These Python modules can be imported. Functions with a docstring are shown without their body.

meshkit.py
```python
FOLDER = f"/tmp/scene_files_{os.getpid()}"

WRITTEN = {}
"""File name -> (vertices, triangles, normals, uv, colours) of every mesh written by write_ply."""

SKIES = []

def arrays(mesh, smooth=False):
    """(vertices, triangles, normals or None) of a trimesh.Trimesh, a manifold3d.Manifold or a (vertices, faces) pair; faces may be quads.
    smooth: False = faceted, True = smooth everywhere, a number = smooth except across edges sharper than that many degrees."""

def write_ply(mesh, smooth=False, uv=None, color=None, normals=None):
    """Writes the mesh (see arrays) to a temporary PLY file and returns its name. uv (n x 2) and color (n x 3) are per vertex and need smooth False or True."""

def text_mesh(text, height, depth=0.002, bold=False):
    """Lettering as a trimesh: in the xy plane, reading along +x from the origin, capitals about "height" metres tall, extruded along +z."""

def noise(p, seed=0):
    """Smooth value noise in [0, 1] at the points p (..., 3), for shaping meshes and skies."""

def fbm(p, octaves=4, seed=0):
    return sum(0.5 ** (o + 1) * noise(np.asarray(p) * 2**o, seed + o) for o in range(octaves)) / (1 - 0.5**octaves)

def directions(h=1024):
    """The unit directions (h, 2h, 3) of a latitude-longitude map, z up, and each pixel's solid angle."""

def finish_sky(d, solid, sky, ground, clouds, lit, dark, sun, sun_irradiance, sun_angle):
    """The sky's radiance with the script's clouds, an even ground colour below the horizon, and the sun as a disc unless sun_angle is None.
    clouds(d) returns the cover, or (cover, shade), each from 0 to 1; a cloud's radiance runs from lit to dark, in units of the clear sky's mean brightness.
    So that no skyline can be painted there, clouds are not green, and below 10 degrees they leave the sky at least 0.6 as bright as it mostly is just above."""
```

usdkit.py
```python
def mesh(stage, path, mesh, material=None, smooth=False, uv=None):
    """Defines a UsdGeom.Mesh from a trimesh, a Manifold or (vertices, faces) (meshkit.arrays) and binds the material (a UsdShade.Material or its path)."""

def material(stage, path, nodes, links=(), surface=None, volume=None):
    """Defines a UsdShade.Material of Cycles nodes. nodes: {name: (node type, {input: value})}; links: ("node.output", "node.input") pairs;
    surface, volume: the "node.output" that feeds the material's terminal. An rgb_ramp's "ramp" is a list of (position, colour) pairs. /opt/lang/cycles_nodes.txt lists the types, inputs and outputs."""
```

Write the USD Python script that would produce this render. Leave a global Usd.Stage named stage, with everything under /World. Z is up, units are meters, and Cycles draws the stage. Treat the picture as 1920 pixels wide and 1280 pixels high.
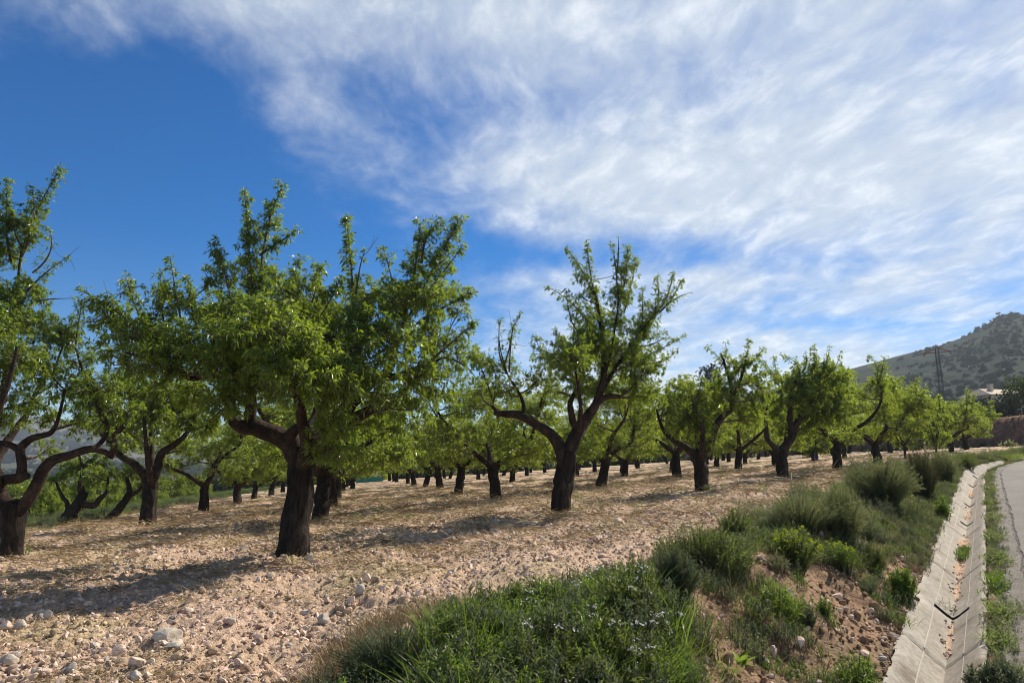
import math
import numpy as np
from pxr import Usd, UsdGeom, UsdLux, UsdShade, Gf, Sdf, Vt
from scipy.spatial import cKDTree
import usdkit, meshkit

stage = Usd.Stage.CreateInMemory()
UsdGeom.SetStageUpAxis(stage, "Z")
UsdGeom.SetStageMetersPerUnit(stage, 1.0)
UsdGeom.Xform.Define(stage, "/World")
UsdGeom.Scope.Define(stage, "/World/Looks")

# ---------------------------------------------------------------- camera, sky, sun, exposure
PITCH = 0.19                                   # eye at the origin, looking along +y, tilted up
cam = UsdGeom.Camera.Define(stage, "/World/camera")
cam.AddRotateXOp().Set(90 + math.degrees(PITCH))
cam.CreateHorizontalApertureAttr(36.0)
cam.CreateFocalLengthAttr(36.0 * 1300 / 1920)
cam.CreateClippingRangeAttr(Gf.Vec2f(0.05, 20000))
cam.CreateExposureAttr(0.87)

SUN_AZ, SUN_EL = math.radians(48), math.radians(42)
SUN = np.array([math.sin(SUN_AZ) * math.cos(SUN_EL), math.cos(SUN_AZ) * math.cos(SUN_EL), math.sin(SUN_EL)])
sun = UsdLux.DistantLight.Define(stage, "/World/sun")
sun.CreateIntensityAttr(1.25)
sun.CreateAngleAttr(0.5)
sun.CreateNormalizeAttr(True)
sun.CreateColorAttr(Gf.Vec3f(1.0, 0.915, 0.79))
sun.AddTransformOp().Set(Gf.Matrix4d().SetRotate(Gf.Rotation(Gf.Vec3d(0, 0, 1), Gf.Vec3d(*SUN))))

SKY_STRENGTH = 0.053
nodes = {
    "tc": ("texture_coordinate", {}),
    "sky": ("sky_texture", {"sky_type": "single_scattering", "sun_disc": False, "sun_elevation": SUN_EL, "sun_rotation": SUN_AZ,
                            "altitude": 600.0, "air_density": 1.0, "aerosol_density": 0.15, "ozone_density": 3.0}),
    "bg": ("background_shader", {"strength": SKY_STRENGTH}),
    "sep": ("separate_xyz", {}),
    "zz": ("math", {"math_type": "maximum", "value2": 0.0}),
    "k": ("math", {"math_type": "add", "value2": 0.1}),
    "px": ("math", {"math_type": "divide"}), "py": ("math", {"math_type": "divide"}),
    "p": ("combine_xyz", {}),
    "cloudcol": ("value", {}),
}
links = [("tc.generated", "sep.vector"), ("sep.z", "zz.value1"), ("zz.value", "k.value1"),
         ("sep.x", "px.value1"), ("k.value", "px.value2"), ("sep.y", "py.value1"), ("k.value", "py.value2"),
         ("px.value", "p.x"), ("py.value", "p.y")]
del nodes["cloudcol"]


def mth(name, kind, a, b=None, c=None, clamp=False):
    ins = {"math_type": kind}
    if clamp:
        ins["use_clamp"] = True
    nodes[name] = ("math", ins)
    for key, x in (("value1", a), ("value2", b), ("value3", c)):
        if x is None:
            continue
        if isinstance(x, str):
            links.append((x, f"{name}.{key}"))
        else:
            ins[key] = x
    return f"{name}.value"


def gauss(name, cx, cy, rx, ry, amp):          # a soft mass or gap in the sheet of cloud
    a = mth(name + "a", "multiply", mth(name + "b", "subtract", "px.value", cx), 1 / rx)
    b = mth(name + "c", "multiply", mth(name + "d", "subtract", "py.value", cy), 1 / ry)
    r = mth(name + "e", "add", mth(name + "f", "multiply", a, a), mth(name + "g", "multiply", b, b))
    return mth(name + "h", "multiply", mth(name + "i", "exponent", mth(name + "j", "multiply", r, -1.0)), amp)


nodes["warp"] = ("noise_texture", {"scale": 1.4, "detail": 3.0, "roughness": 0.5})
links.append(("p.vector", "warp.vector"))
nodes["warpv"] = ("vector_math", {"vector_math_type": "multiply_add"})
nodes["warpv"] = ("vector_math", {"math_type": "multiply_add", "vector2": (0.26, 0.26, 0.0)})
links += [("warp.color", "warpv.vector1"), ("p.vector", "warpv.vector3")]
nodes["m1"] = ("mapping", {"mapping_type": "point", "rotation": (0, 0, math.radians(35)), "scale": (2.5, 1.7, 1.0)})
nodes["n1"] = ("noise_texture", {"scale": 1.0, "detail": 9.0, "roughness": 0.60, "distortion": 0.12})
nodes["m2"] = ("mapping", {"mapping_type": "point", "rotation": (0, 0, math.radians(55)), "scale": (7.5, 4.5, 1.0), "location": (3.1, 1.7, 0)})
nodes["n2"] = ("noise_texture", {"scale": 1.0, "detail": 6.0, "roughness": 0.62, "distortion": 0.2})
links += [("warpv.vector", "m1.vector"), ("m1.vector", "n1.vector"), ("warpv.vector", "m2.vector"), ("m2.vector", "n2.vector")]
nodes["base"] = ("map_range", {"range_type": "smoothstep", "from_min": -1.0, "from_max": 0.6, "to_min": -0.30, "to_max": 0.22})
links.append(("px.value", "base.value"))
tot = "base.result"
for i, g in enumerate([(0.45, 1.78, 0.75, 0.26, 0.34), (0.15, 2.32, 0.6, 0.17, -0.22), (1.45, 3.0, 0.5, 0.14, -0.25), (-0.75, 1.12, 0.75, 0.17, 0.40), (-0.35, 1.5, 0.25, 0.25, 0.08), (-0.9, 2.05, 0.35, 0.05, 0.22),
                       (1.3, 1.5, 0.7, 0.5, 0.22), (-1.0, 1.95, 0.5, 0.6, -0.12), (0.9, 2.55, 0.7, 0.16, 0.15), (0.05, 1.5, 0.2, 0.12, -0.12), (0.0, 1.15, 0.45, 0.2, 0.16), (1.2, 4.6, 1.5, 1.0, 0.22)]):
    tot = mth(f"sum{i}", "add", tot, gauss(f"g{i}", *g))
noise_sum = mth("ns", "add", mth("ns1", "multiply", "n1.fac", 1.0), mth("ns2", "multiply", "n2.fac", 0.36))
tot = mth("tot", "add", tot, noise_sum)
nodes["cov"] = ("map_range", {"range_type": "smoothstep", "from_min": 0.48, "from_max": 1.18, "to_min": 0.0, "to_max": 0.9})
links.append((tot, "cov.value"))
nodes["hsv"] = ("hsv", {"hue": 0.508, "saturation": 1.5, "value": 1.15})
links += [("sky.color", "hsv.color")]
nodes["cl"] = ("rgb_ramp", {"ramp": [(0.25, (5.6, 6.5, 7.9)), (0.5, (7.0, 7.8, 8.7)), (0.72, (10.2, 10.6, 10.9))]})
nodes["mixc"] = ("mix", {"mix_type": "mix"})
links += [("n2.fac", "cl.fac"), ("cl.color", "mixc.color2"), ("cov.result", "mixc.fac"), ("hsv.color", "mixc.color1"), ("mixc.color", "bg.color")]
sky_mat = usdkit.material(stage, "/World/Looks/sky", nodes, links, surface="bg.background")
dome = UsdLux.DomeLight.Define(stage, "/World/sky")
UsdShade.MaterialBindingAPI.Apply(dome.GetPrim()).Bind(sky_mat)
dome.GetPrim().SetCustomDataByKey("kind", "structure")


# ---------------------------------------------------------------- helpers
def tag(prim, label=None, cat=None, group=None, kind=None):
    p = prim.GetPrim() if hasattr(prim, "GetPrim") else prim
    for k, v in (("label", label), ("category", cat), ("group", group), ("kind", kind)):
        if v:
            p.SetCustomDataByKey(k, v)
    return p


_used = {}


def numbered(name, parent="/World"):
    k = _used.get((parent, name), -1) + 1
    _used[(parent, name)] = k
    return f"{parent}/{name}" if k == 0 else f"{parent}/{name}_{k:03d}"


def xform(name, loc, rotz=0.0, scale=None, label=None, cat=None, group=None, kind=None):
    x = UsdGeom.Xform.Define(stage, numbered(name))
    x.AddTranslateOp().Set(Gf.Vec3d(*map(float, loc)))
    if rotz:
        x.AddRotateZOp().Set(math.degrees(rotz))
    if scale is not None:
        x.AddScaleOp().Set(Gf.Vec3f(*([float(scale)] * 3 if np.ndim(scale) == 0 else map(float, scale))))
    return tag(x, label, cat, group, kind)


def part(parent, name, m, mat, smooth=False, kind=None, label=None):
    path = numbered(name, str(parent.GetPath()) if hasattr(parent, "GetPath") else parent)
    o = usdkit.mesh(stage, path, m, mat, smooth)
    return tag(o, kind=kind, label=label)


def single(name, m, mat, smooth=False, **kw):
    return tag(usdkit.mesh(stage, numbered(name), m, mat, smooth), **kw)


def instancer(name, protos, pos, which, quat, scale, parent="/World", **kw):
    """protos: [(mesh, material, smooth)]"""
    path = numbered(name, parent)
    pi = UsdGeom.PointInstancer.Define(stage, path)
    for k, (m, mat, sm) in enumerate(protos):
        o = usdkit.mesh(stage, f"{path}/prototypes/{name}_piece_{k:03d}", m, mat, sm)
        pi.CreatePrototypesRel().AddTarget(o.GetPath())
    pi.CreatePositionsAttr(Vt.Vec3fArray.FromNumpy(np.asarray(pos, np.float32)))
    pi.CreateProtoIndicesAttr(Vt.IntArray.FromNumpy(np.asarray(which, np.int32)))
    pi.CreateOrientationsAttr(Vt.QuathArray([Gf.Quath(float(q[0]), float(q[1]), float(q[2]), float(q[3])) for q in quat]))
    sc = np.asarray(scale, np.float32)
    pi.CreateScalesAttr(Vt.Vec3fArray.FromNumpy(np.repeat(sc[:, None], 3, 1) if sc.ndim == 1 else sc))
    return tag(pi, **kw)


def zquat(rng, n, tilt=0.15):
    a = rng.uniform(0, 2 * np.pi, n)
    ax, ay = rng.normal(0, tilt, n) / 2, rng.normal(0, tilt, n) / 2
    q = np.stack([np.cos(a / 2), ax, ay, np.sin(a / 2)], 1)
    return q / np.linalg.norm(q, axis=1, keepdims=True)


def sstep(t):
    t = np.clip(t, 0, 1)
    return t * t * (3 - 2 * t)


def unit(v):
    return v / (np.linalg.norm(v, axis=-1, keepdims=True) + 1e-12)


def ray(u, v):                                 # direction through a point of the 1920 x 1280 photograph, scaled to y = 1
    a, b = (np.asarray(u, float) - 960) / 1300, (640 - np.asarray(v, float)) / 1300
    s, c = math.sin(PITCH), math.cos(PITCH)
    y = c - b * s
    return np.stack([a / y, np.ones_like(y), (s + b * c) / y], -1)


# ---------------------------------------------------------------- terrain
S_CURVE, RAD = 25.0, 34.0
HEAD0 = math.atan(0.681)
_s = np.arange(-30, 140, 0.2)
_h = HEAD0 + np.clip((_s - S_CURVE) / RAD, 0, math.radians(52))
_i0 = np.argmin(abs(_s))
_xy = np.cumsum(np.stack([np.sin(_h), np.cos(_h)], 1) * 0.2, 0)
_xy -= _xy[_i0]
_nrm = np.stack([np.cos(_h), -np.sin(_h)], 1)  # to the right of the road
_road_tree = cKDTree(_xy)


def road_sq(x, y):
    p = np.stack([np.ravel(x), np.ravel(y)], 1)
    _, k = _road_tree.query(p)
    d = p - _xy[k]
    q = (d * _nrm[k]).sum(1)
    t = np.stack([np.sin(_h[k]), np.cos(_h[k])], 1)
    s = _s[k] + (d * t).sum(1)
    return s.reshape(np.shape(x)), q.reshape(np.shape(x))


def road_pt(s, q):
    s, q = np.asarray(s, float), np.asarray(q, float)
    h = np.interp(s, _s, _h)
    return np.interp(s, _s, _xy[:, 0]) + q * np.cos(h), np.interp(s, _s, _xy[:, 1]) - q * np.sin(h)


def road_z(s):
    return -1.9 + 0.075 * np.minimum(s, 26) + 0.066 * np.clip(s - 26, 0, 30) + 0.03 * np.maximum(s - 56, 0)


Q_L, Q_I, Q_R = -0.76, -0.496, -0.231          # rims and invert of the channel


def plane(x, y):
    xs = np.where(x < -60, -60 + (x + 60) * 0.25, np.where(x > 50, 50 + (x - 50) * 0.3, x))
    return -1.0 + 0.0632 * xs + 0.0146 * np.minimum(y, 140)


WALL = np.array([(120, 52), (60, 46), (38.5, 42.5), (36, 50), (36, 72), (28, 90), (19, 103), (8, 112), (-2, 118)], float)
_w = []
for a, b in zip(WALL[:-1], WALL[1:]):
    n = int(np.hypot(*(b - a)) / 0.4) + 1
    _w.append(a + (b - a) * np.linspace(0, 1, n, endpoint=False)[:, None])
_w = np.vstack(_w)
_wt = np.gradient(_w, axis=0)
_wt /= np.linalg.norm(_wt, axis=1, keepdims=True)
_wall_tree = cKDTree(_w)


def wall_d(x, y):                              # signed distance, positive behind the terrace bank
    p = np.stack([np.ravel(x), np.ravel(y)], 1)
    d, k = _wall_tree.query(p)
    dd = p - _w[k]
    sgn = np.sign(_wt[k][:, 0] * -dd[:, 1] + _wt[k][:, 1] * dd[:, 0])
    out = (d * sgn).reshape(np.shape(x))
    return out, _w[k][:, 0].reshape(np.shape(x))


RIDGE_R = [-1.5, -0.1, 0.0, 0.18, 0.334, 0.498, 0.562, 0.628, 0.668, 0.70, 0.722, 0.739, 0.757, 0.80, 0.95, 1.5]
RIDGE_V = [960, 900, 870, 800, 745, 690, 668, 647, 629, 608.5, 592, 587.5, 589, 610, 640, 700]
LEFT_R = [-1.6, -0.9, -0.73, -0.575, -0.47, -0.408, -0.3, -0.2, -0.05, 0.3]
LEFT_V = [700, 765, 775, 798, 830, 846, 868, 878, 884, 890]
_elev = lambda v: np.tan(PITCH - np.arctan((np.asarray(v, float) - 640) / 1300))
Y_HILL, Y_FAR = 560.0, 1500.0


def n2(x, y, scale, octaves=3, seed=0):
    return meshkit.fbm(np.stack([x / scale, y / scale, np.full_like(x, 0.5)], -1), octaves, seed) * 2 - 1


def far_height(x, y, base):
    r = x / np.maximum(y, 1)
    tr = np.interp(r, RIDGE_R, _elev(RIDGE_V))
    t0 = base / np.maximum(y, 1)
    e = np.clip((y - 95) / (Y_HILL - 95), 0, 1)
    t = t0 + (tr - t0) * (1 - (1 - e) ** 1.5)
    zr = np.where(y < Y_HILL, y * t, Y_HILL * tr - (y - Y_HILL) * 0.35)
    wr = sstep((r + 0.15) / 0.3)
    tl = np.interp(r, LEFT_R, _elev(LEFT_V))
    e2 = np.clip((y - 330) / (Y_FAR - 330), 0, 1)
    tf = -0.014 + (tl + 0.014) * e2 ** 1.15
    zl = np.where(y < Y_FAR, y * tf, Y_FAR * tl - (y - Y_FAR) * 0.3)
    zl = base + (zl - base) * sstep((y - 90) / 160)
    hilly = sstep((y - 95) / 25)
    zr = base + (zr - base) * hilly
    wob = n2(x, y, 60, 4, 7) * np.clip((y - 110) / 300, 0, 1) * 5.0
    edge = 1 - np.exp(-((y - Y_HILL) / 60) ** 2) * wr * 0.8
    return np.maximum(zl, zr * wr + np.minimum(zl, zr) * (1 - wr)) * 1.0 + wob * edge


def edge_offset(x, y):
    """distance to the left of the weedy edge of the tilled ground (positive = outside)"""
    a = np.array([-1.512, 6.98]) / math.hypot(1.512, 6.98)
    lat = (x + 6.66) * a[1] - (y - 4.84) * a[0]
    return -(lat + 3.3) - 0.012 * np.maximum(y - 17, 0)


def height(x, y, detail=True):
    x, y = np.asarray(x, float), np.asarray(y, float)
    s, q = road_sq(x, y)
    F = plane(x, y)
    eo = edge_offset(x, y)
    F = F - 0.9 * sstep((eo - 4.5) / 3.0) - 0.05 * sstep(eo / 1.0)
    wd, wx = wall_d(x, y)
    wdn = wd + 0.7 * n2(x, y, 1.6, 3, 31) if detail else wd
    wh = 2.1 * np.clip((wx - 2) / 14, 0.1, 1)
    F = F + wh * sstep(wdn / 1.5) + np.clip(wd - 1, 0, 40) * 0.045 * np.clip((wx - 2) / 14, 0, 1)
    F = np.where(y > 90, far_height(x, y, F), F)
    if detail:
        near = np.clip(1 - y / 140, 0, 1)
        outside = sstep((eo + 0.5) / 1.5)
        swell = 0.055 * n2(x + 0.3 * y, y, 1.7, 3, 3) + 0.045 * n2(x * .8, y, 0.42, 3, 4)
        clod = 0.075 * np.abs(n2(x, y, 0.13, 3, 5)) ** 0.8 + 0.022 * n2(x, y, 0.05, 2, 6) * np.clip(2 - y / 9, 0, 1)
        rows = 0.035 * np.sin((x * 0.978 + y * 0.2075) * 2 * np.pi / 1.55 + 2.6 * n2(x, y, 2.6, 3, 12))
        F = F + near * ((swell + clod * 1.2 + rows * 0.9) * (1 - 0.7 * outside))
    R = road_z(s)
    wb = 1.25 + (0.5 * n2(s, q * 0.3, 1.1, 3, 9) if detail else 0)
    bank = (Q_L - q) / wb
    t = sstep(bank)
    t = 0.35 * np.clip(bank, 0, 1) + 0.65 * t
    z = R + 0.0 + (F - R) * t
    if detail:
        face = np.clip(1 - abs(bank - 0.42) * 2.4, 0, 1)
        gully = n2(s * 1.0, q * 0.25, 0.32, 3, 10)
        z = z + face * (0.17 * gully + 0.10 * n2(s, q * 0.35, 0.13, 3, 14) + 0.05 * n2(x, y, 0.10, 3, 11))
        z = np.where(q > Q_L, R + 0.012 * n2(x, y, 0.12, 2, 13), z)
    right = sstep((q - 6.5) / 8)
    z = np.where(q > 0, R + (F - R) * right, z)
    cut = sstep((q - (Q_L - 0.05)) / 0.03) * sstep(((Q_R + 0.045) - q) / 0.03) * (s > -3) * (s < 34.2)
    return z - 0.34 * cut


def ground_at(u, v, y0=2.0, y1=200.0):
    """where the line through a point of the photograph meets the terrain"""
    d = ray(u, v)
    ys = np.geomspace(y0, y1, 700)
    z = height(d[0] * ys, ys, False)
    k = np.argmax(d[2] * ys < z)
    return np.array([d[0] * ys[k], ys[k], z[k]])


def on_ground(x, y, sink=0.0):
    return np.array([x, y, float(height(np.array([x]), np.array([y]), True)[0]) - sink])
#@@LOOKS
#@@GROUND
#@@REST
# ---------------------------------------------------------------- materials
def look(name, patches, patch_scale, speck=(0.65, 1.25), speck_scale=30.0, bump=0.0, bump_scale=40.0, rough=0.9, spec=0.2, detail=5.0, stretch=None, obj=False, third=None):
    """earthy surface: a ramp of colours in patches, a finer speckle over it and a fine relief"""
    n = {"p": ("principled_bsdf", {"roughness": rough, "specular_ior_level": spec}),
         "a": ("noise_texture", {"scale": patch_scale, "detail": 4.0, "roughness": 0.6}),
         "r": ("rgb_ramp", {"ramp": patches}),
         "b": ("noise_texture", {"scale": speck_scale, "detail": detail, "roughness": 0.65}),
         "br": ("rgb_ramp", {"ramp": [(0.3, (speck[0],) * 3), (0.7, (speck[1],) * 3)]}),
         "m": ("mix", {"mix_type": "multiply", "fac": 1.0})}
    l = [("a.fac", "r.fac"), ("b.fac", "br.fac"), ("r.color", "m.color1"), ("br.color", "m.color2"), ("m.color", "p.base_color")]
    if obj:
        n["g"] = ("texture_coordinate", {})
        src = "g.object"
    else:
        n["g"] = ("geometry", {})
        src = "g.position"
    if stretch:
        n["mp"] = ("mapping", {"mapping_type": "point", "scale": stretch})
        l.append((src, "mp.vector"))
        src = "mp.vector"
    l += [(src, "a.vector"), (src, "b.vector")]
    if bump:
        n["c"] = ("noise_texture", {"scale": bump_scale, "detail": 5.0, "roughness": 0.7})
        n["bp"] = ("bump", {"strength": 1.0, "distance": bump})
        l += [(src, "c.vector"), ("c.fac", "bp.height"), ("bp.normal", "p.normal")]
    return usdkit.material(stage, f"/World/Looks/{name}", n, l, surface="p.BSDF")


def leaf_look(name, dark, light, trans, gloss=0.38, mixf=0.42, spec=0.5):
    n = {"g": ("geometry", {}), "r": ("rgb_ramp", {"ramp": [(0.0, dark), (0.75, light), (1.0, tuple(1.25 * c for c in light))]}),
         "rt": ("rgb_ramp", {"ramp": [(0.0, tuple(0.6 * c for c in trans)), (1.0, trans)]}),
         "p": ("principled_bsdf", {"roughness": gloss, "specular_ior_level": spec}), "t": ("translucent_bsdf", {}), "m": ("mix_closure", {"fac": mixf})}
    l = [("g.random_per_island", "r.fac"), ("r.color", "p.base_color"), ("g.random_per_island", "rt.fac"), ("rt.color", "t.color"), ("p.BSDF", "m.closure1"), ("t.BSDF", "m.closure2")]
    return usdkit.material(stage, f"/World/Looks/{name}", n, l, surface="m.closure")


M = {}
M["soil"] = look("tilled_soil", [(0.30, (0.50, 0.355, 0.26)), (0.50, (0.48, 0.345, 0.24)), (0.62, (0.45, 0.35, 0.215)), (0.75, (0.38, 0.305, 0.18))], 0.55, (0.42, 1.42), 26.0, 0.035, 40.0, spec=0.06)
M["bank"] = look("bank_soil", [(0.30, (0.36, 0.225, 0.14)), (0.5, (0.28, 0.18, 0.11)), (0.68, (0.22, 0.165, 0.095))], 1.3, (0.42, 1.4), 30.0, 0.04, 36.0, spec=0.06)
M["weedy"] = look("weedy_ground", [(0.32, (0.13, 0.15, 0.05)), (0.5, (0.20, 0.19, 0.08)), (0.68, (0.32, 0.26, 0.14))], 0.5, (0.5, 1.3), 14.0, 0.03, 20.0, spec=0.05)
M["terrace"] = look("terrace_earth", [(0.35, (0.25, 0.135, 0.085)), (0.54, (0.19, 0.11, 0.07)), (0.68, (0.07, 0.07, 0.035))], 0.5, (0.5, 1.3), 5.0, 0.1, 6.0, spec=0.03)
M["hill"] = look("hill_scrub_ground", [(0.32, (0.034, 0.044, 0.036)), (0.48, (0.046, 0.056, 0.044)), (0.6, (0.058, 0.064, 0.05)), (0.75, (0.076, 0.074, 0.058))], 0.016, (0.6, 1.3), 0.09, 1.5, 0.2, detail=8.0, spec=0.0)
M["far_hill"] = look("far_hill_ground", [(0.35, (0.04, 0.055, 0.04)), (0.5, (0.06, 0.068, 0.05)), (0.64, (0.11, 0.09, 0.07)), (0.75, (0.16, 0.085, 0.06))], 0.006, (0.6, 1.3), 0.05, 2.0, 0.1, detail=8.0, spec=0.0)
M["asphalt"] = look("old_asphalt", [(0.3, (0.135, 0.125, 0.112)), (0.7, (0.18, 0.167, 0.15))], 0.9, (0.4, 1.6), 70.0, 0.012, 90.0, rough=0.9, spec=0.12)
M["shoulder"] = look("gravel_shoulder", [(0.3, (0.11, 0.10, 0.088)), (0.7, (0.19, 0.165, 0.135))], 2.0, (0.35, 1.7), 60.0, 0.02, 70.0)
M["concrete"] = look("weathered_concrete", [(0.30, (0.15, 0.122, 0.09)), (0.42, (0.25, 0.218, 0.172)), (0.56, (0.275, 0.245, 0.20)), (0.7, (0.34, 0.305, 0.25))], 2.6, (0.65, 1.2), 20.0, 0.004, 60.0, rough=0.85)
M["seam"] = look("pale_concrete", [(0.3, (0.31, 0.285, 0.24)), (0.7, (0.37, 0.34, 0.29))], 6.0, (0.8, 1.1), 40.0)
M["tar"] = look("dark_crack", [(0.3, (0.018, 0.016, 0.014)), (0.7, (0.035, 0.03, 0.026))], 6.0)
M["dark_gap"] = look("dark_concrete", [(0.3, (0.05, 0.042, 0.035)), (0.7, (0.09, 0.075, 0.06))], 8.0)
M["silt"] = look("red_silt", [(0.3, (0.45, 0.31, 0.21)), (0.7, (0.36, 0.24, 0.15))], 5.0, (0.6, 1.3), 40.0, 0.02, 50.0)
M["rock"] = look("limestone", [(0.3, (0.32, 0.275, 0.225)), (0.55, (0.385, 0.345, 0.29)), (0.7, (0.30, 0.27, 0.245))], 4.0, (0.7, 1.2), 30.0, 0.006, 50.0)
M["rock_pink"] = look("pink_stone", [(0.3, (0.48, 0.345, 0.265)), (0.55, (0.52, 0.40, 0.315)), (0.7, (0.40, 0.295, 0.225))], 5.0, (0.7, 1.25), 30.0, 0.006, 50.0)
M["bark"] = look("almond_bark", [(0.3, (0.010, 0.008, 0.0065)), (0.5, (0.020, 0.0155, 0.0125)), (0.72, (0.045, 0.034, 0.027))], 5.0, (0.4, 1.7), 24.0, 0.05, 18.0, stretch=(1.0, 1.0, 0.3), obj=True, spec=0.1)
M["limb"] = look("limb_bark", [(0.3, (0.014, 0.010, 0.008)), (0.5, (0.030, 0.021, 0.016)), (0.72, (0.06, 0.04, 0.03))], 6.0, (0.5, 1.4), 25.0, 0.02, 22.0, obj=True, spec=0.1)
M["twig"] = look("twig_bark", [(0.3, (0.05, 0.035, 0.028)), (0.7, (0.09, 0.065, 0.05))], 8.0, obj=True)
M["leaf"] = leaf_look("almond_leaf", (0.042, 0.088, 0.014), (0.118, 0.178, 0.026), (0.46, 0.62, 0.04), gloss=0.33, spec=0.6, mixf=0.46)
M["leaf_far"] = leaf_look("almond_leaf_spring", (0.048, 0.092, 0.014), (0.135, 0.190, 0.030), (0.52, 0.67, 0.05), gloss=0.35, spec=0.6, mixf=0.48)
M["grass"] = leaf_look("green_grass", (0.050, 0.085, 0.020), (0.13, 0.19, 0.045), (0.32, 0.48, 0.06), 0.42, 0.42, 0.4)
M["sage"] = leaf_look("grey_green_shrub", (0.075, 0.095, 0.055), (0.17, 0.195, 0.12), (0.20, 0.25, 0.12), 0.6, 0.4, 0.2)
M["rosemary"] = leaf_look("dark_green_shrub", (0.055, 0.08, 0.026), (0.145, 0.18, 0.06), (0.28, 0.36, 0.07), 0.5, 0.42, 0.3)
M["broom"] = leaf_look("broom_green", (0.10, 0.12, 0.05), (0.24, 0.265, 0.125), (0.34, 0.38, 0.14), 0.5, 0.42, 0.3)
M["bright"] = leaf_look("bright_weed", (0.07, 0.12, 0.015), (0.15, 0.22, 0.03), (0.25, 0.40, 0.03), 0.5, 0.4, 0.3)
M["straw"] = leaf_look("dry_straw", (0.30, 0.22, 0.11), (0.52, 0.42, 0.24), (0.3, 0.24, 0.12), 0.6, 0.25, 0.3)
M["brown_dry"] = leaf_look("dry_brown_stems", (0.14, 0.09, 0.05), (0.30, 0.20, 0.11), (0.2, 0.13, 0.06), 0.7, 0.2, 0.2)
M["white_petal"] = leaf_look("white_petals", (0.62, 0.62, 0.58), (0.68, 0.68, 0.64), (0.6, 0.6, 0.55), 0.6, 0.3, 0.2)
M["yellow_petal"] = leaf_look("yellow_petals", (0.62, 0.50, 0.02), (0.75, 0.62, 0.03), (0.6, 0.5, 0.03), 0.6, 0.3, 0.2)
M["yellow_green"] = leaf_look("spurge_heads", (0.36, 0.42, 0.02), (0.52, 0.58, 0.03), (0.45, 0.5, 0.03), 0.6, 0.35, 0.2)
M["pine"] = leaf_look("dark_evergreen", (0.018, 0.030, 0.016), (0.045, 0.062, 0.030), (0.03, 0.05, 0.02), 0.7, 0.2, 0.2)
M["scrub"] = leaf_look("hill_bush", (0.034, 0.046, 0.036), (0.066, 0.078, 0.056), (0.06, 0.07, 0.05), 0.9, 0.25, 0.0)
M["plaster"] = look("pale_plaster", [(0.3, (0.38, 0.33, 0.27)), (0.7, (0.46, 0.40, 0.33))], 1.0)
M["roof"] = look("pale_roof_tiles", [(0.3, (0.36, 0.28, 0.20)), (0.7, (0.45, 0.36, 0.265))], 1.5, (0.7, 1.2), 9.0)
M["steel"] = look("dark_steel", [(0.3, (0.045, 0.045, 0.05)), (0.7, (0.07, 0.068, 0.07))], 3.0, rough=0.6)
M["rust"] = look("red_crossarm_paint", [(0.3, (0.16, 0.045, 0.035)), (0.7, (0.22, 0.07, 0.05))], 3.0, rough=0.7)
M["net"] = look("turquoise_netting", [(0.3, (0.03, 0.22, 0.19)), (0.7, (0.05, 0.30, 0.26))], 4.0, rough=0.7)
M["wood"] = look("grey_post_wood", [(0.3, (0.16, 0.13, 0.10)), (0.7, (0.26, 0.21, 0.17))], 6.0)
M["blue"] = look("blue_trunk_guard", [(0.3, (0.006, 0.016, 0.06)), (0.7, (0.010, 0.026, 0.10))], 4.0, rough=0.6)
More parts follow.
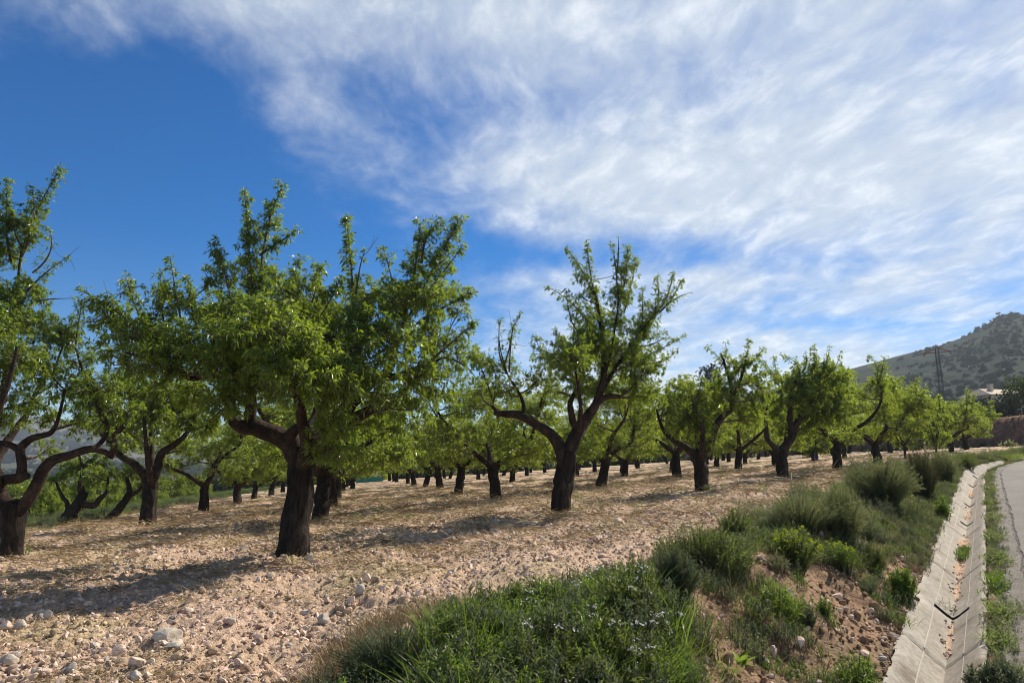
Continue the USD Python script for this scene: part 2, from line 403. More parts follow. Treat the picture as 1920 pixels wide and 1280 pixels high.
M["glass"] = look("dark_window_glass", [(0.3, (0.03, 0.035, 0.04)), (0.7, (0.04, 0.045, 0.05))], 1.0, rough=0.15, spec=0.5)


# ---------------------------------------------------------------- ground
def build_ground():
    ys = np.concatenate([np.linspace(-25, 1.2, 30), np.geomspace(1.7, 40, 400), np.geomspace(40, 2400, 300)[1:]])
    cs = np.linspace(-1, 1, 760)
    cs = np.sign(cs) * (0.6 * abs(cs) + 0.4 * abs(cs) ** 3) * 1.35
    Y, C = np.meshgrid(ys, cs, indexing="ij")
    W = 2.5 + np.where(Y > 0, Y * 1.0, -Y * 0.5)
    X = C * W
    Z = height(X, Y)
    nr, nc = X.shape
    V = np.stack([X, Y, Z], -1).reshape(-1, 3)
    i, j = np.meshgrid(np.arange(nr - 1), np.arange(nc - 1), indexing="ij")
    a = (i * nc + j).ravel()
    Q = np.stack([a, a + 1, a + nc + 1, a + nc], 1)
    cx, cy = V[Q, 0].mean(1), V[Q, 1].mean(1)
    s, q = road_sq(cx, cy)
    jit = n2(cx, cy, 0.5, 3, 21)
    eo = edge_offset(cx, cy) + 0.8 * jit + 0.8 * n2(cx, cy, 2.5, 2, 22)
    wd, wx = wall_d(cx, cy)
    r = cx / np.maximum(cy, 1)
    zone = np.zeros(len(Q), int)                                  # the tilled field
    zone[(eo > 0)] = 1
    zone[(q > -2.2 + 0.5 * jit) & (s < 60)] = 2
    zone[(wd > -0.25) & (wx > 0)] = 3
    zone[(cy > 118)] = 4
    zone[(cy > 105) & (r < 0.02)] = 5
    # one normal per vertex of the whole sheet, so that the zones join without a seam
    n = np.zeros_like(V)
    fn = np.cross(V[Q[:, 2]] - V[Q[:, 0]], V[Q[:, 3]] - V[Q[:, 1]])
    for k in range(4):
        np.add.at(n, Q[:, k], fn)
    n = unit(n)
    for z, (name, mat) in enumerate([("field", "soil"), ("weedy_ground", "weedy"), ("roadside_bank", "bank"), ("terrace_bank", "terrace"), ("hill", "hill"), ("valley_and_far_hills", "far_hill")]):
        f = Q[zone == z]
        idx, inv = np.unique(f, return_inverse=True)
        inv = inv.reshape(f.shape)
        m = UsdGeom.Mesh.Define(stage, numbered(name))
        m.CreatePointsAttr(Vt.Vec3fArray.FromNumpy(V[idx].astype(np.float32)))
        m.CreateFaceVertexCountsAttr(Vt.IntArray.FromNumpy(np.full(len(f), 4, np.int32)))
        m.CreateFaceVertexIndicesAttr(Vt.IntArray.FromNumpy(inv.astype(np.int32).ravel()))
        m.CreateSubdivisionSchemeAttr("none")
        m.CreateNormalsAttr(Vt.Vec3fArray.FromNumpy(n[idx].astype(np.float32)))
        m.SetNormalsInterpolation("vertex")
        UsdShade.MaterialBindingAPI.Apply(m.GetPrim()).Bind(M[mat])
        tag(m, kind="structure")


build_ground()


def grid_mesh(P):
    nr, nc = P.shape[:2]
    i, j = np.meshgrid(np.arange(nr - 1), np.arange(nc - 1), indexing="ij")
    a = (i * nc + j).ravel()
    return P.reshape(-1, 3), np.stack([a, a + 1, a + nc + 1, a + nc], 1)


def strip(s, qs, dz, wob=None):
    """a sheet along the road: s stations, qs offsets (columns) and dz heights above the road level"""
    S, Qm = np.meshgrid(s, qs, indexing="ij")
    if wob is not None:
        Qm = Qm + wob(S, Qm)
    x, y = road_pt(S, Qm)
    return np.stack([x, y, road_z(S) + np.broadcast_to(dz, S.shape)], -1)


def quads(P, flip=False):
    v, f = grid_mesh(P)
    return v, (f[:, ::-1] if flip else f)


def build_road():
    s = np.concatenate([np.arange(-14, 30, 0.12), np.arange(30, 95, 0.4)])
    edge = lambda S, Qm: np.where(Qm < 0.9, 0.05 * n2(S, S * 0, 0.7, 4, 41) + 0.02 * n2(S, S * 0, 0.15, 2, 42), 0)
    base = 0.21
    # the road's own surface with a broken left edge standing 3 cm over the shoulder
    cols = [base + 0.01, base, base + 0.06, 0.6, 1.2, 2.0, 2.8, 3.6, 4.3, 4.32]
    dz = [-0.03, 0.028, 0.034, 0.045, 0.06, 0.075, 0.07, 0.055, 0.035, -0.03]
    P = strip(s, cols, dz, edge)
    single("road", quads(P, True), M["asphalt"], smooth=40, kind="structure")
    # the open crack along the broken edge
    P = strip(s, [base - 0.035, base - 0.03, base - 0.012, base - 0.006], [0.006, 0.016, 0.016, 0.006], lambda S, Qm: 0.05 * n2(S, S * 0, 0.7, 4, 41) + 0.025 * n2(S, S * 0, 0.12, 2, 45) + 0.012 * n2(S, Qm * 9, 0.05, 2, 46))
    single("road_edge_crack", quads(P, True), M["tar"], kind="structure")
    # crumbled shoulder between the weeds and the asphalt
    P = strip(s, [-0.13, -0.08, 0.0, 0.1, 0.2, 0.32], [-0.01, 0.006, 0.012, 0.014, 0.012, 0.006], lambda S, Qm: np.where(Qm < 0, 0.05 * n2(S, Qm, 0.4, 3, 43), 0))
    P[..., 2] += 0.008 * n2(P[..., 0], P[..., 1], 0.05, 2, 44)
    single("road_shoulder", quads(P, True), M["shoulder"], smooth=True, kind="structure")


build_road()


def channel_profile(q):
    """height over the rim level of the V of the channel"""
    left = (q - Q_L) / (Q_I - Q_L)
    right = (Q_R - q) / (Q_R - Q_I)
    t = np.minimum(left, right)
    return -0.24 * np.clip(t, -1, 1) + 0.012 * np.exp(-((t - 1) / 0.08) ** 2)


JOINTS = 7.17 + 3.58 * np.arange(-3, 9)
SLOTS = [(8.8, 0.155, 0.06), (15.8, 0.08, 0.09), (18.9, 0.08, 0.10), (20.7, 0.07, 0.09), (23.7, 0.08, 0.13), (27.0, 0.085, 0.15), (31.0, 0.09, 0.18)]


def build_channel():
    root = xform("drainage_channel", (0, 0, 0), label="pale concrete V-shaped drainage channel running up between the grassy bank and the road", cat="drainage channel")
    for a, b in zip(JOINTS[:-1], JOINTS[1:]):
        b = min(b, 33.6)
        if b - a < 0.3:
            continue
        n = max(4, int((b - a) / 0.05))
        s = np.linspace(a + 0.008, b - 0.008, n)
        slots = [t for t in SLOTS if a < t[0] < b]
        for sl in slots:                                           # stations on both lips of a slot
            s = np.sort(np.concatenate([s[abs(s - sl[0]) > sl[2] + 0.02], [sl[0] - sl[2], sl[0] + sl[2]]]))
        qs = np.array([Q_L - 0.055, Q_L - 0.05, Q_L - 0.02, Q_L + 0.03, Q_L + 0.09, Q_I - 0.155, Q_I - 0.10, Q_I - 0.05, Q_I, Q_I + 0.05, Q_I + 0.10, Q_I + 0.155, Q_R - 0.05, Q_R - 0.01, Q_R + 0.02, Q_R + 0.045, Q_R + 0.05])
        S, Qm = np.meshgrid(s, qs, indexing="ij")
        rag = 0.035 * n2(S, S * 0, 0.45, 3, 51) + 0.022 * n2(S, S * 0, 0.09, 2, 52)
        rag2 = 0.025 * n2(S, S * 0, 0.4, 3, 53) + 0.015 * n2(S, S * 0, 0.08, 2, 54)
        Qj = Qm + np.where(Qm < Q_L, rag, 0) + np.where(Qm > Q_R, rag2, 0)
        x, y = road_pt(S, Qj)
        z = road_z(S) + channel_profile(np.clip(Qm, Q_L, Q_R)) + 0.012 + 0.003 * n2(S, Qm, 0.15, 3, 55)
        z = z + np.where(Qm < Q_L - 0.01, 0.010, 0) - np.where((Qm == qs[0]) | (Qm == qs[-1]), 0.16, 0)
        z = z - np.where((S == s[0]) | (S == s[-1]), 0.02, 0)      # rounded ends make the joint lines
        v, f = quads(np.stack([x, y, z], -1), True)
        mid_s, mid_q = S.ravel()[f].mean(1), Qm.ravel()[f].mean(1)
        keep = np.ones(len(f), bool)
        for s0, hw, hl in slots:
            keep &= ~((abs(mid_s - s0) < hl) & (abs(mid_q - Q_I) < hw))
        part(root, "concrete_section", (v, f[keep]), M["concrete"], smooth=50)
        for q0 in (Q_I - 0.145, Q_I + 0.135):                      # pale lines left by the formwork
            sp = np.linspace(a + 0.05, b - 0.05, 30)
            ok = [abs(sp - t[0]) > t[2] + 0.03 for t in slots if t[1] > 0.12]
            m = np.all(ok, 0) if ok else np.ones(30, bool)
            wv = 0.006 * n2(sp, sp * 0, 0.5, 2, 56)[:, None]
            S2, Q2 = np.meshgrid(sp, [q0 - 0.005, q0, q0 + 0.005], indexing="ij")
            x, y = road_pt(S2, Q2 + wv)
            zz = road_z(S2) + channel_profile(Q2 + wv) + np.array([0.0155, 0.0185, 0.0155])
            v, f = quads(np.stack([x, y, zz], -1), True)
            good = m[(f // 3).min(1)] & m[(f // 3).max(1)]
            if good.any():
                part(root, "formwork_seam", (v, f[good]), M["seam"])
        # dark pit below each slot
        for s0, hw, hl in slots:
            qq = np.array([-hw - 0.004, -hw, 0, hw, hw + 0.004]) + Q_I
            ss = np.array([s0 - hl - 0.003, s0 - hl, s0 + hl, s0 + hl + 0.003])
            S2, Q2 = np.meshgrid(ss, qq, indexing="ij")
            x, y = road_pt(S2, Q2)
            inner = (abs(S2 - s0) <= hl + 1e-6) & (abs(Q2 - Q_I) <= hw + 1e-6)
            zz = road_z(S2) + channel_profile(Q2) + 0.004 - np.where(inner, 0.12, 0)
            part(root, "weir_slot", quads(np.stack([x, y, zz], -1), True), M["dark_gap"])
    # silt washed into the bottom
    for k, (a, b, w) in enumerate([(7.4, 8.6, 0.022), (9.6, 10.7, 0.035), (10.8, 12.2, 0.075), (12.7, 14.2, 0.085), (16.2, 18.3, 0.05), (20.9, 22.5, 0.06)]):
        sp = np.linspace(a, b, 40)
        S2, T = np.meshgrid(sp, np.linspace(-1, 1, 9), indexing="ij")
        ww = w * (0.7 + 0.6 * meshkit.fbm(np.stack([S2 * 3, S2 * 0, S2 * 0 + k], -1), 3, 5)) * np.sqrt(np.clip(np.sin(np.pi * (S2 - a) / (b - a)), 0.02, 1))
        Q2 = Q_I + T * ww
        x, y = road_pt(S2, Q2)
        zz = road_z(S2) + np.maximum(channel_profile(Q2), -0.24 + ww * 0.25) + 0.014 + 0.012 * (1 - T ** 2) * (0.5 + n2(x, y, 0.05, 2, 58))
        part(root, "silt", quads(np.stack([x, y, zz], -1), True), M["silt"], smooth=True, kind="stuff")


build_channel()
# ---------------------------------------------------------------- plant building blocks
def tube(P, R, sides=10, seed=0, rough=0.0, ridge=0.0, res=0.06):
    """a limb: smooth curve through P with radii R, uneven and ridged like bark"""
    P, R = np.asarray(P, float), np.asarray(R, float)
    d = np.r_[0, np.cumsum(np.linalg.norm(np.diff(P, axis=0), axis=1))]
    n = max(4, int(d[-1] / res))
    t = np.linspace(0, d[-1], n)
    if len(P) > 2:
        from scipy.interpolate import PchipInterpolator
        C = np.stack([PchipInterpolator(d, P[:, k])(t) for k in range(3)], 1)
    else:
        C = np.stack([np.interp(t, d, P[:, k]) for k in range(3)], 1)
    r = np.interp(t, d, R)
    if rough:
        C = C + (np.stack([n2(t, t * 0 + 7 * k + seed, 0.35, 2, seed + k) for k in range(3)], 1)) * (r * rough)[:, None] * np.clip(np.minimum(t, d[-1] - t) / 0.2, 0, 1)[:, None]
    T = unit(np.gradient(C, axis=0))
    a = unit(np.cross(T[0], [0.31, 0.9, 0.2]))
    A = []
    for k in range(n):
        a = unit(a - T[k] * (a @ T[k]))
        A.append(a)
    A = np.array(A)
    B = np.cross(T, A)
    ang = np.arange(sides) * 2 * np.pi / sides
    ring = np.cos(ang)[None, :, None] * A[:, None] + np.sin(ang)[None, :, None] * B[:, None]
    rr = np.repeat(r[:, None], sides, 1)
    if ridge:
        pts = np.stack([np.cos(ang)[None] * 1.6 + 0 * t[:, None], np.sin(ang)[None] * 1.6 + 0 * t[:, None], np.repeat(t[:, None] * 2.2, sides, 1)], -1)
        rr = rr * (1 + ridge * 1.1 * (meshkit.fbm(pts + seed * 3.1, 3, seed) * 2 - 1) + ridge * 0.6 * (meshkit.noise(pts * [3.2, 3.2, 0.9] + seed, seed + 9) - 0.5))
    V = C[:, None] + ring * rr[..., None]
    i, j = np.meshgrid(np.arange(n - 1), np.arange(sides), indexing="ij")
    q = np.stack([i * sides + j, i * sides + (j + 1) % sides, (i + 1) * sides + (j + 1) % sides, (i + 1) * sides + j], -1).reshape(-1, 4)
    f = np.vstack([q[:, [0, 1, 2]], q[:, [0, 2, 3]]])
    v = V.reshape(-1, 3)
    tip = len(v)
    v = np.vstack([v, C[-1] + T[-1] * r[-1] * 0.35])
    k = (n - 1) * sides + np.arange(sides)
    f = np.vstack([f, np.stack([k, np.roll(k, -1), np.full(sides, tip)], 1)])
    return v, f, C, r


def join(parts):
    vs, fs, n = [], [], 0
    for v, f in parts:
        f = np.asarray(f)
        if f.shape[1] == 4:
            f = np.vstack([f[:, [0, 1, 2]], f[:, [0, 2, 3]]])
        vs.append(v)
        fs.append(f + n)
        n += len(v)
    return np.vstack(vs), np.vstack(fs)


def bezier_tubes(P0, P1, P2, r0, r1, seg=4, sides=3):
    """many thin twigs at once"""
    t = np.linspace(0, 1, seg + 1)[None, :, None]
    C = (1 - t) ** 2 * P0[:, None] + 2 * t * (1 - t) * P1[:, None] + t ** 2 * P2[:, None]
    T = unit(np.gradient(C, axis=1))
    a = unit(np.cross(T, np.array([0.31, 0.9, 0.25])))
    b = np.cross(T, a)
    ang = np.arange(sides) * 2 * np.pi / sides
    r = (np.asarray(r0)[:, None] * (1 - t[..., 0]) + np.asarray(r1)[:, None] * t[..., 0])
    V = C[:, :, None] + r[:, :, None, None] * (np.cos(ang)[None, None, :, None] * a[:, :, None] + np.sin(ang)[None, None, :, None] * b[:, :, None])
    n = len(P0)
    i, j = np.meshgrid(np.arange(seg), np.arange(sides), indexing="ij")
    q = np.stack([i * sides + j, i * sides + (j + 1) % sides, (i + 1) * sides + (j + 1) % sides, (i + 1) * sides + j], -1).reshape(-1, 4)
    f = np.vstack([q[:, [0, 1, 2]], q[:, [0, 2, 3]]])
    F = (f[None] + (np.arange(n) * (seg + 1) * sides)[:, None, None]).reshape(-1, 3)
    return V.reshape(-1, 3), F


def leaf_mesh(B, D, L, rng, width=0.27, droop=0.25):
    """folded lance-shaped leaves at B along D"""
    n = len(B)
    up = unit(np.array([0, 0, 1.0]) + rng.normal(0, 0.75, (n, 3)))
    S = unit(np.cross(D, up))
    N = np.cross(S, D)
    L = np.asarray(L)[:, None]
    w = L * width * rng.uniform(0.8, 1.15, (n, 1)) * 0.5
    mid = B + D * L * 0.45
    tip = B + D * L - np.array([0, 0, 1.0]) * L * droop * rng.uniform(0.2, 1, (n, 1))
    V = np.stack([B, mid + S * w + N * w * 0.35, tip, mid - S * w + N * w * 0.35], 1).reshape(-1, 3)
    k = np.arange(n)[:, None] * 4
    return V, np.hstack([k, k + 1, k + 2, k, k + 2, k + 3]).reshape(-1, 3)


def clothe(P0, P1, P2, rng, step, per, L, droop=0.25, t0=0.12):
    """leaf tufts on spurs along twigs given as quadratic curves"""
    ln = np.linalg.norm(P2 - P0, axis=1)
    cnt = np.maximum(1, (ln / step).astype(int))
    k = np.repeat(np.arange(len(P0)), cnt)
    t = np.clip(t0 + (1 - t0) * rng.uniform(0, 1, len(k)) ** 0.85, 0, 1)
    last = np.r_[np.cumsum(cnt) - 1]
    t[last] = 1.0
    tt = t[:, None]
    C = (1 - tt) ** 2 * P0[k] + 2 * tt * (1 - tt) * P1[k] + tt ** 2 * P2[k]
    T = unit(2 * (1 - tt) * (P1[k] - P0[k]) + 2 * tt * (P2[k] - P1[k]))
    m = rng.poisson(per, len(C)) + 1
    j = np.repeat(np.arange(len(C)), m)
    rad = rng.normal(0, 1, (len(j), 3))
    rad -= T[j] * (rad * T[j]).sum(1, keepdims=True)
    D = unit(unit(rad) * rng.uniform(0.5, 1.1, (len(j), 1)) + T[j] * rng.uniform(0.1, 0.9, (len(j), 1)) + np.array([0, 0, -0.35]))
    B = C[j] + unit(rad) * 0.012 * rng.uniform(0, 1, (len(j), 1))
    return leaf_mesh(B, D, L * rng.uniform(0.6, 1.15, len(j)), rng, 0.27, droop)


class Plant:
    """gathers the pieces of one tree in its own coordinates (base at the origin)"""

    def __init__(self, seed):
        self.rng = np.random.default_rng(seed)
        self.seed, self.tubes, self.skel, self.tw, self.leaves = seed, [], [], [], []

    def limb(self, kind, P, R, sides=10, rough=0.5, ridge=0.12, res=0.06):
        v, f, C, r = tube(P, R, sides, self.seed + len(self.tubes) * 7, rough, ridge, res)
        self.tubes.append((kind, v, f))
        self.skel.append(np.c_[C, r])

    def near(self, p, low=0.15):
        S = np.vstack(self.skel)
        d = np.linalg.norm(S[:, :3] - p, axis=1) + np.maximum(S[:, 2] - p[2] + low, 0) * 2.0
        d = d + np.where(S[:, 2] < 0.75, 3, 0)
        return S[np.argmin(d)]

    def twigs(self, P0, P1, P2, r0, r1):
        self.tw.append(bezier_tubes(P0, P1, P2, r0, r1))

    def shoot(self, P, r0=0.022, spread=0.16, dens=1.0, L=0.075, bare=0.1, per=4.6):
        """an upright shoot through the points P, clothed in short leafy spurs"""
        rng = self.rng
        v, f, C, r = tube(P, np.linspace(r0, 0.004, len(P)), 5, self.seed + len(self.skel), 0.6, 0, 0.08)
        self.tw.append((v, f))
        self.skel.append(np.c_[C, r])
        d = np.r_[0, np.cumsum(np.linalg.norm(np.diff(C, axis=0), axis=1))]
        n = max(3, int(d[-1] * 34 * dens))
        t = bare + (1 - bare) * rng.uniform(0, 1, n)
        P0 = np.stack([np.interp(t * d[-1], d, C[:, k]) for k in range(3)], 1)
        T = unit(np.stack([np.interp(t * d[-1], d, np.gradient(C[:, k])) for k in range(3)], 1))
        ln = spread * (1.25 - 0.75 * t) * rng.uniform(0.35, 1.5, n)
        D = unit(unit(rng.normal(0, 1, (n, 3))) + T * 0.7 + np.array([0, 0, 0.15]))
        P2 = P0 + D * ln[:, None]
        P1 = (P0 + P2) / 2 + rng.normal(0, 0.02, (n, 3))
        self.twigs(P0, P1, P2, np.full(n, 0.004), np.full(n, 0.002))
        self.leaves.append(clothe(P0, P1, P2, rng, 0.05, per, L))
        self.leaves.append(clothe(C[:1], (C[:1] + C[-1:]) / 2, C[-1:], rng, 0.05 / max(dens, 0.3), per, L, t0=bare))

    def mass(self, c, r, n, L=0.075, step=0.05, per=4.6, stretch=(1, 1, 0.85), r0=0.02):
        """a leafy mass: a branch from the nearest limb that divides into twigs"""
        rng = self.rng
        s = self.near(c)
        p0 = s[:3]
        ctrl = (p0 + c) / 2 + np.array([0, 0, -0.08]) + rng.normal(0, 0.08, 3)
        rr = min(s[3] * 0.8, r0 + 0.012)
        if np.linalg.norm(c - p0) > 0.12:
            v, f, C, rd = tube(np.stack([p0, 0.25 * p0 + 0.5 * ctrl + 0.25 * c, c]), [rr, rr * 0.75, 0.008], 5, self.seed + len(self.skel), 0.8, 0, 0.1)
            self.tw.append((v, f))
            self.skel.append(np.c_[C, rd])
        else:
            C = np.stack([p0, c])
        U = unit(rng.normal(0, 1, (n, 3))) * (rng.uniform(0.25, 1, (n, 1)) ** 0.5)
        P2 = c + U * r * np.array(stretch)
        k = rng.integers(len(C) // 2, len(C), n)
        P0 = C[k] + (P2 - C[k]) * rng.uniform(0, 0.35, (n, 1))
        P1 = (P0 + P2) / 2 + np.array([0, 0, 0.05]) + rng.normal(0, 0.05, (n, 3))
        self.twigs(P0, P1, P2, np.full(n, 0.0055), np.full(n, 0.002))
        self.leaves.append(clothe(P0, P1, P2, rng, step, per, L))

    def bare_twigs(self, c, n, ln):
        rng = self.rng
        P0 = np.stack([self.near(c + rng.normal(0, 0.25, 3))[:3] for _ in range(n)])
        P2 = P0 + unit(rng.normal(0, 1, (n, 3)) + [0, 0, 0.8]) * ln
        P1 = (P0 + P2) / 2 + rng.normal(0, 0.04, (n, 3))
        self.twigs(P0, P1, P2, np.full(n, 0.005), np.full(n, 0.002))

    def emit(self, parent, leaf, bark="bark"):
        for kind, v, f in self.tubes:
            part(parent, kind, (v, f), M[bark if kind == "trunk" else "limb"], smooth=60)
        if self.tw:
            part(parent, "twigs", join(self.tw), M["twig"], smooth=True, kind="stuff")
        if self.leaves:
            part(parent, "foliage", join(self.leaves), M[leaf], kind="stuff")


# ---------------------------------------------------------------- the orchard's grid
O = np.array([-2.845, 9.24])
A = np.array([-1.512, 6.984])                   # step straight back along a row
B = np.array([3.817, 4.401])                    # step along the front row


def traced(u, v, Y, dy=0.0):
    """a point of a tree that stands at distance Y: photograph pixel plus depth before or behind the trunk"""
    return ray(u, v) * (Y + dy)


def traced_tree(u, v, Y, seed, label, trunk, limbs, stubs, shoots, masses, L, dens=1.0, leaf="leaf", deep=1.0, group=None, bare=None):
    base = ray(u, v) * Y
    base[2] = float(height(base[:1], base[1:2])[0])
    px = Y / 1300.0
    t = Plant(seed)
    fix = ray(u, v)[2] * Y - base[2]           # the trunk foot meets the modelled ground
    W = lambda p: traced(p[0], p[1], Y, p[2]) - base - np.array([0, 0, fix])
    tp = np.array([W((a, b, dy)) for a, b, dy, _ in trunk])
    tp[0, 2] -= 0.12
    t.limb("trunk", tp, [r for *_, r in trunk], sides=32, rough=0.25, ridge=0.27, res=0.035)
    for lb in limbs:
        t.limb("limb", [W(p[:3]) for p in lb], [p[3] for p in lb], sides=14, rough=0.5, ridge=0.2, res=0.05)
    for sb in stubs:
        t.limb("pruned_stub", [W(p[:3]) for p in sb], [p[3] for p in sb], sides=12, rough=0.3, ridge=0.25, res=0.04)
    for m in masses:
        cu, cv, dy, r = m[:4]
        dy = dy * deep
        t.mass(W((cu, cv, dy)), r * px * 1.12, int(n_for(r * px) * dens * (m[4] if len(m) > 4 else 1)), L)
    for sh in shoots:
        pts, sp, dn = sh
        t.shoot([W(p) for p in pts], 0.02, sp, dn * dens, L)
    if bare:
        for cu, cv, dy, n, ln in bare:
            t.bare_twigs(W((cu, cv, dy)), n, ln)
    x = xform("almond_tree", base, label=label, cat="tree", group=group)
    t.emit(x, leaf)
    return x


def n_for(r):
    return max(8, 46 * (r / 0.42) ** 2)


GROUP = "almond trees of the orchard rows"
traced_tree(549, 1046, 9.24, 11, "largest and nearest almond tree, leafy, with a thick dark leaning trunk", trunk=
    [(546, 1054, 0, .225), (549, 1025, 0, .19), (553, 985, 0, .168), (560, 935, 0, .16), (563, 895, 0, .165), (566, 862, 0, .155)],
    limbs=[
        [(562, 885, 0, .15), (548, 845, 0, .135), (520, 822, -.05, .12), (490, 812, -.1, .115), (462, 806, -.1, .105), (440, 794, -.1, .08), (432, 770, 0, .06), (426, 735, .1, .052), (405, 708, .1, .046), (362, 716, .1, .042), (322, 702, .05, .034), (285, 684, 0, .026), (235, 668, -.1, .013)],
        [(474, 815, -.1, .085), (470, 775, -.15, .075), (469, 735, -.15, .066), (478, 700, -.2, .055), (492, 674, -.25, .048), (515, 655, -.3, .04), (545, 640, -.3, .024)],
        [(469, 738, -.15, .05), (430, 700, -.4, .036), (400, 650, -.6, .026), (385, 590, -.7, .014)],
        [(568, 890, .05, .15), (598, 852, .1, .13), (632, 802, .15, .115), (662, 757, .1, .1), (690, 722, .05, .088), (718, 713, 0, .072), (735, 690, 0, .052), (742, 658, 0, .045), (750, 628, .1, .035), (765, 600, .1, .02)],
        [(716, 713, 0, .055), (742, 712, 0, .048), (772, 700, .1, .036), (802, 690, .1, .024), (832, 676, .1, .012)],
        [(568, 880, .1, .11), (582, 820, .6, .09), (604, 760, 1.1, .07), (612, 690, 1.4, .05), (604, 630, 1.5, .025)],
        [(566, 880, -.1, .09), (575, 830, -.5, .075), (560, 770, -.95, .06), (548, 705, -1.2, .045), (542, 640, -1.3, .022)],
        [(652, 770, .1, .06), (668, 700, -.3, .045), (672, 640, -.3, .035), (662, 570, -.2, .02)],
    ], stubs=[
        [(558, 872, -.05, .105), (549, 838, -.1, .095), (543, 818, -.12, .085)],
        [(543, 822, -.12, .075), (556, 811, -.14, .07), (573, 805, -.14, .062)],
        [(640, 798, .1, .07), (672, 786, .0, .075), (700, 772, -.1, .065)],
        [(592, 900, -.15, .022), (594, 860, -.2, .02), (593, 830, -.2, .016)],
    ], shoots=[
        ([(345, 712, .1), (255, 620, .1), (155, 552, 0)], .15, .9), ([(285, 684, 0), (215, 610, 0), (160, 610, 0)], .14, .9), ([(330, 702, 0), (262, 600, .2), (236, 525, .2)], .15, 1),
        ([(350, 712, .1), (305, 600, .2), (300, 518, .2)], .15, 1), ([(372, 712, 0), (335, 590, -.2), (318, 487, -.2)], .12, .7), ([(395, 708, 0), (365, 610, .3), (352, 523, .3)], .13, .8),
        ([(470, 735, -.2), (430, 560, -.3), (402, 455, -.3)], .18, 1), ([(482, 695, 0), (470, 520, 0), (458, 368, 0)], .17, 1.1), ([(490, 690, .1), (490, 500, .1), (508, 410, .1), (531, 352, .1)], .17, 1.15),
        ([(486, 485, .1), (520, 462, .1), (556, 438, .1)], .13, 1.0), ([(515, 655, -.3), (540, 560, -.2), (563, 488, -.2)], .17, 1), ([(545, 640, -.3), (588, 560, 0), (602, 503, 0)], .17, 1), ([(545, 640, 0), (606, 590, .3), (636, 532, .3)], .16, 1),
        ([(662, 600, -.2), (657, 500, -.2), (648, 415, -.2)], .12, 1.3), ([(664, 590, -.2), (672, 520, -.2), (684, 475, -.2)], .04, .15),
        ([(745, 650, 0), (738, 550, .1), (718, 472, .1)], .16, 1), ([(748, 640, 0), (776, 520, 0), (788, 425, 0)], .16, 1.1), ([(790, 500, 0), (800, 450, 0), (828, 420, 0)], .13, 1.0), ([(762, 610, .1), (818, 500, .1), (866, 410, .1)], .16, 1.1),
        ([(762, 605, .1), (820, 530, -.2), (868, 465, -.2)], .15, 1), ([(772, 620, .1), (835, 580, .2), (888, 556, .2)], .15, 1), ([(800, 690, .1), (845, 650, 0), (886, 615, 0)], .15, .9), ([(740, 712, 0), (815, 740, .1), (862, 765, .1)], .14, .9),
        ([(830, 676, .1), (868, 690, .1), (895, 720, .1)], .14, .8), ([(612, 690, 1.4), (604, 560, 1.4), (590, 500, 1.4)], .17, .9), ([(542, 640, -1.3), (530, 560, -1.2), (515, 520, -1.2)], .17, .9),
        ([(432, 770, 0), (398, 790, -.2), (378, 820, -.3)], .13, .8), ([(600, 850, .1), (604, 800, -.6), (606, 740, -.8)], .2, 1.2), ([(600, 850, .1), (622, 850, -.5), (630, 845, -.5)], .16, 1.0),
    ], masses=[
        (182, 575, 0, 32), (215, 600, .3, 45), (250, 640, -.3, 55), (305, 640, .4, 60), (245, 545, 0, 26, .8), (308, 565, 0, 38), (350, 575, .2, 38), (290, 690, -.5, 50), (350, 660, -.5, 60), (360, 745, .5, 50), (400, 680, 0, 60), (235, 690, .2, 40), (200, 660, .2, 35),
        (412, 520, 0, 36), (400, 590, .4, 55), (440, 600, -.5, 62), (470, 520, .2, 45), (420, 660, -.8, 70), (402, 765, -.4, 42), (470, 640, -1.0, 70), (480, 440, 0, 30), (510, 400, .1, 26, .8), (455, 700, -.8, 60), (495, 730, -.5, 40), (440, 745, -.7, 45),
        (520, 570, .3, 60), (560, 540, -.2, 42), (520, 640, -1.2, 75), (580, 600, .5, 65), (604, 545, .2, 38), (560, 700, -1.2, 75), (620, 640, 0, 70), (632, 728, -1, 52), (628, 800, -.7, 44), (640, 720, -.7, 62), (650, 800, .5, 50), (600, 715, -1.0, 42), (620, 850, -.5, 38), (540, 720, 1.0, 60), (600, 680, 1.5, 70), (640, 590, .8, 50),
        (680, 620, -.4, 65), (700, 560, .3, 50), (740, 570, -.3, 45), (690, 680, -.8, 62), (762, 560, .3, 48), (782, 500, .1, 36), (805, 560, -.4, 52), (832, 495, 0, 32), (842, 560, .2, 42), (862, 590, 0, 28), (800, 640, .4, 60), (740, 640, -.6, 60), (850, 650, .2, 42), (780, 700, -.3, 52), (840, 710, .3, 42), (740, 760, .2, 50), (702, 742, -.5, 48), (792, 760, .4, 40), (690, 800, .3, 40), (735, 810, .3, 30, .7), (840, 440, .1, 22), (795, 455, 0, 24),
    ], L=0.078, dens=1.3, deep=1.5, bare=[(345, 560, 0, 4, .3), (700, 520, 0, 5, .35), (760, 700, 0, 12, .4), (120, 560, 0, 2, .3)])

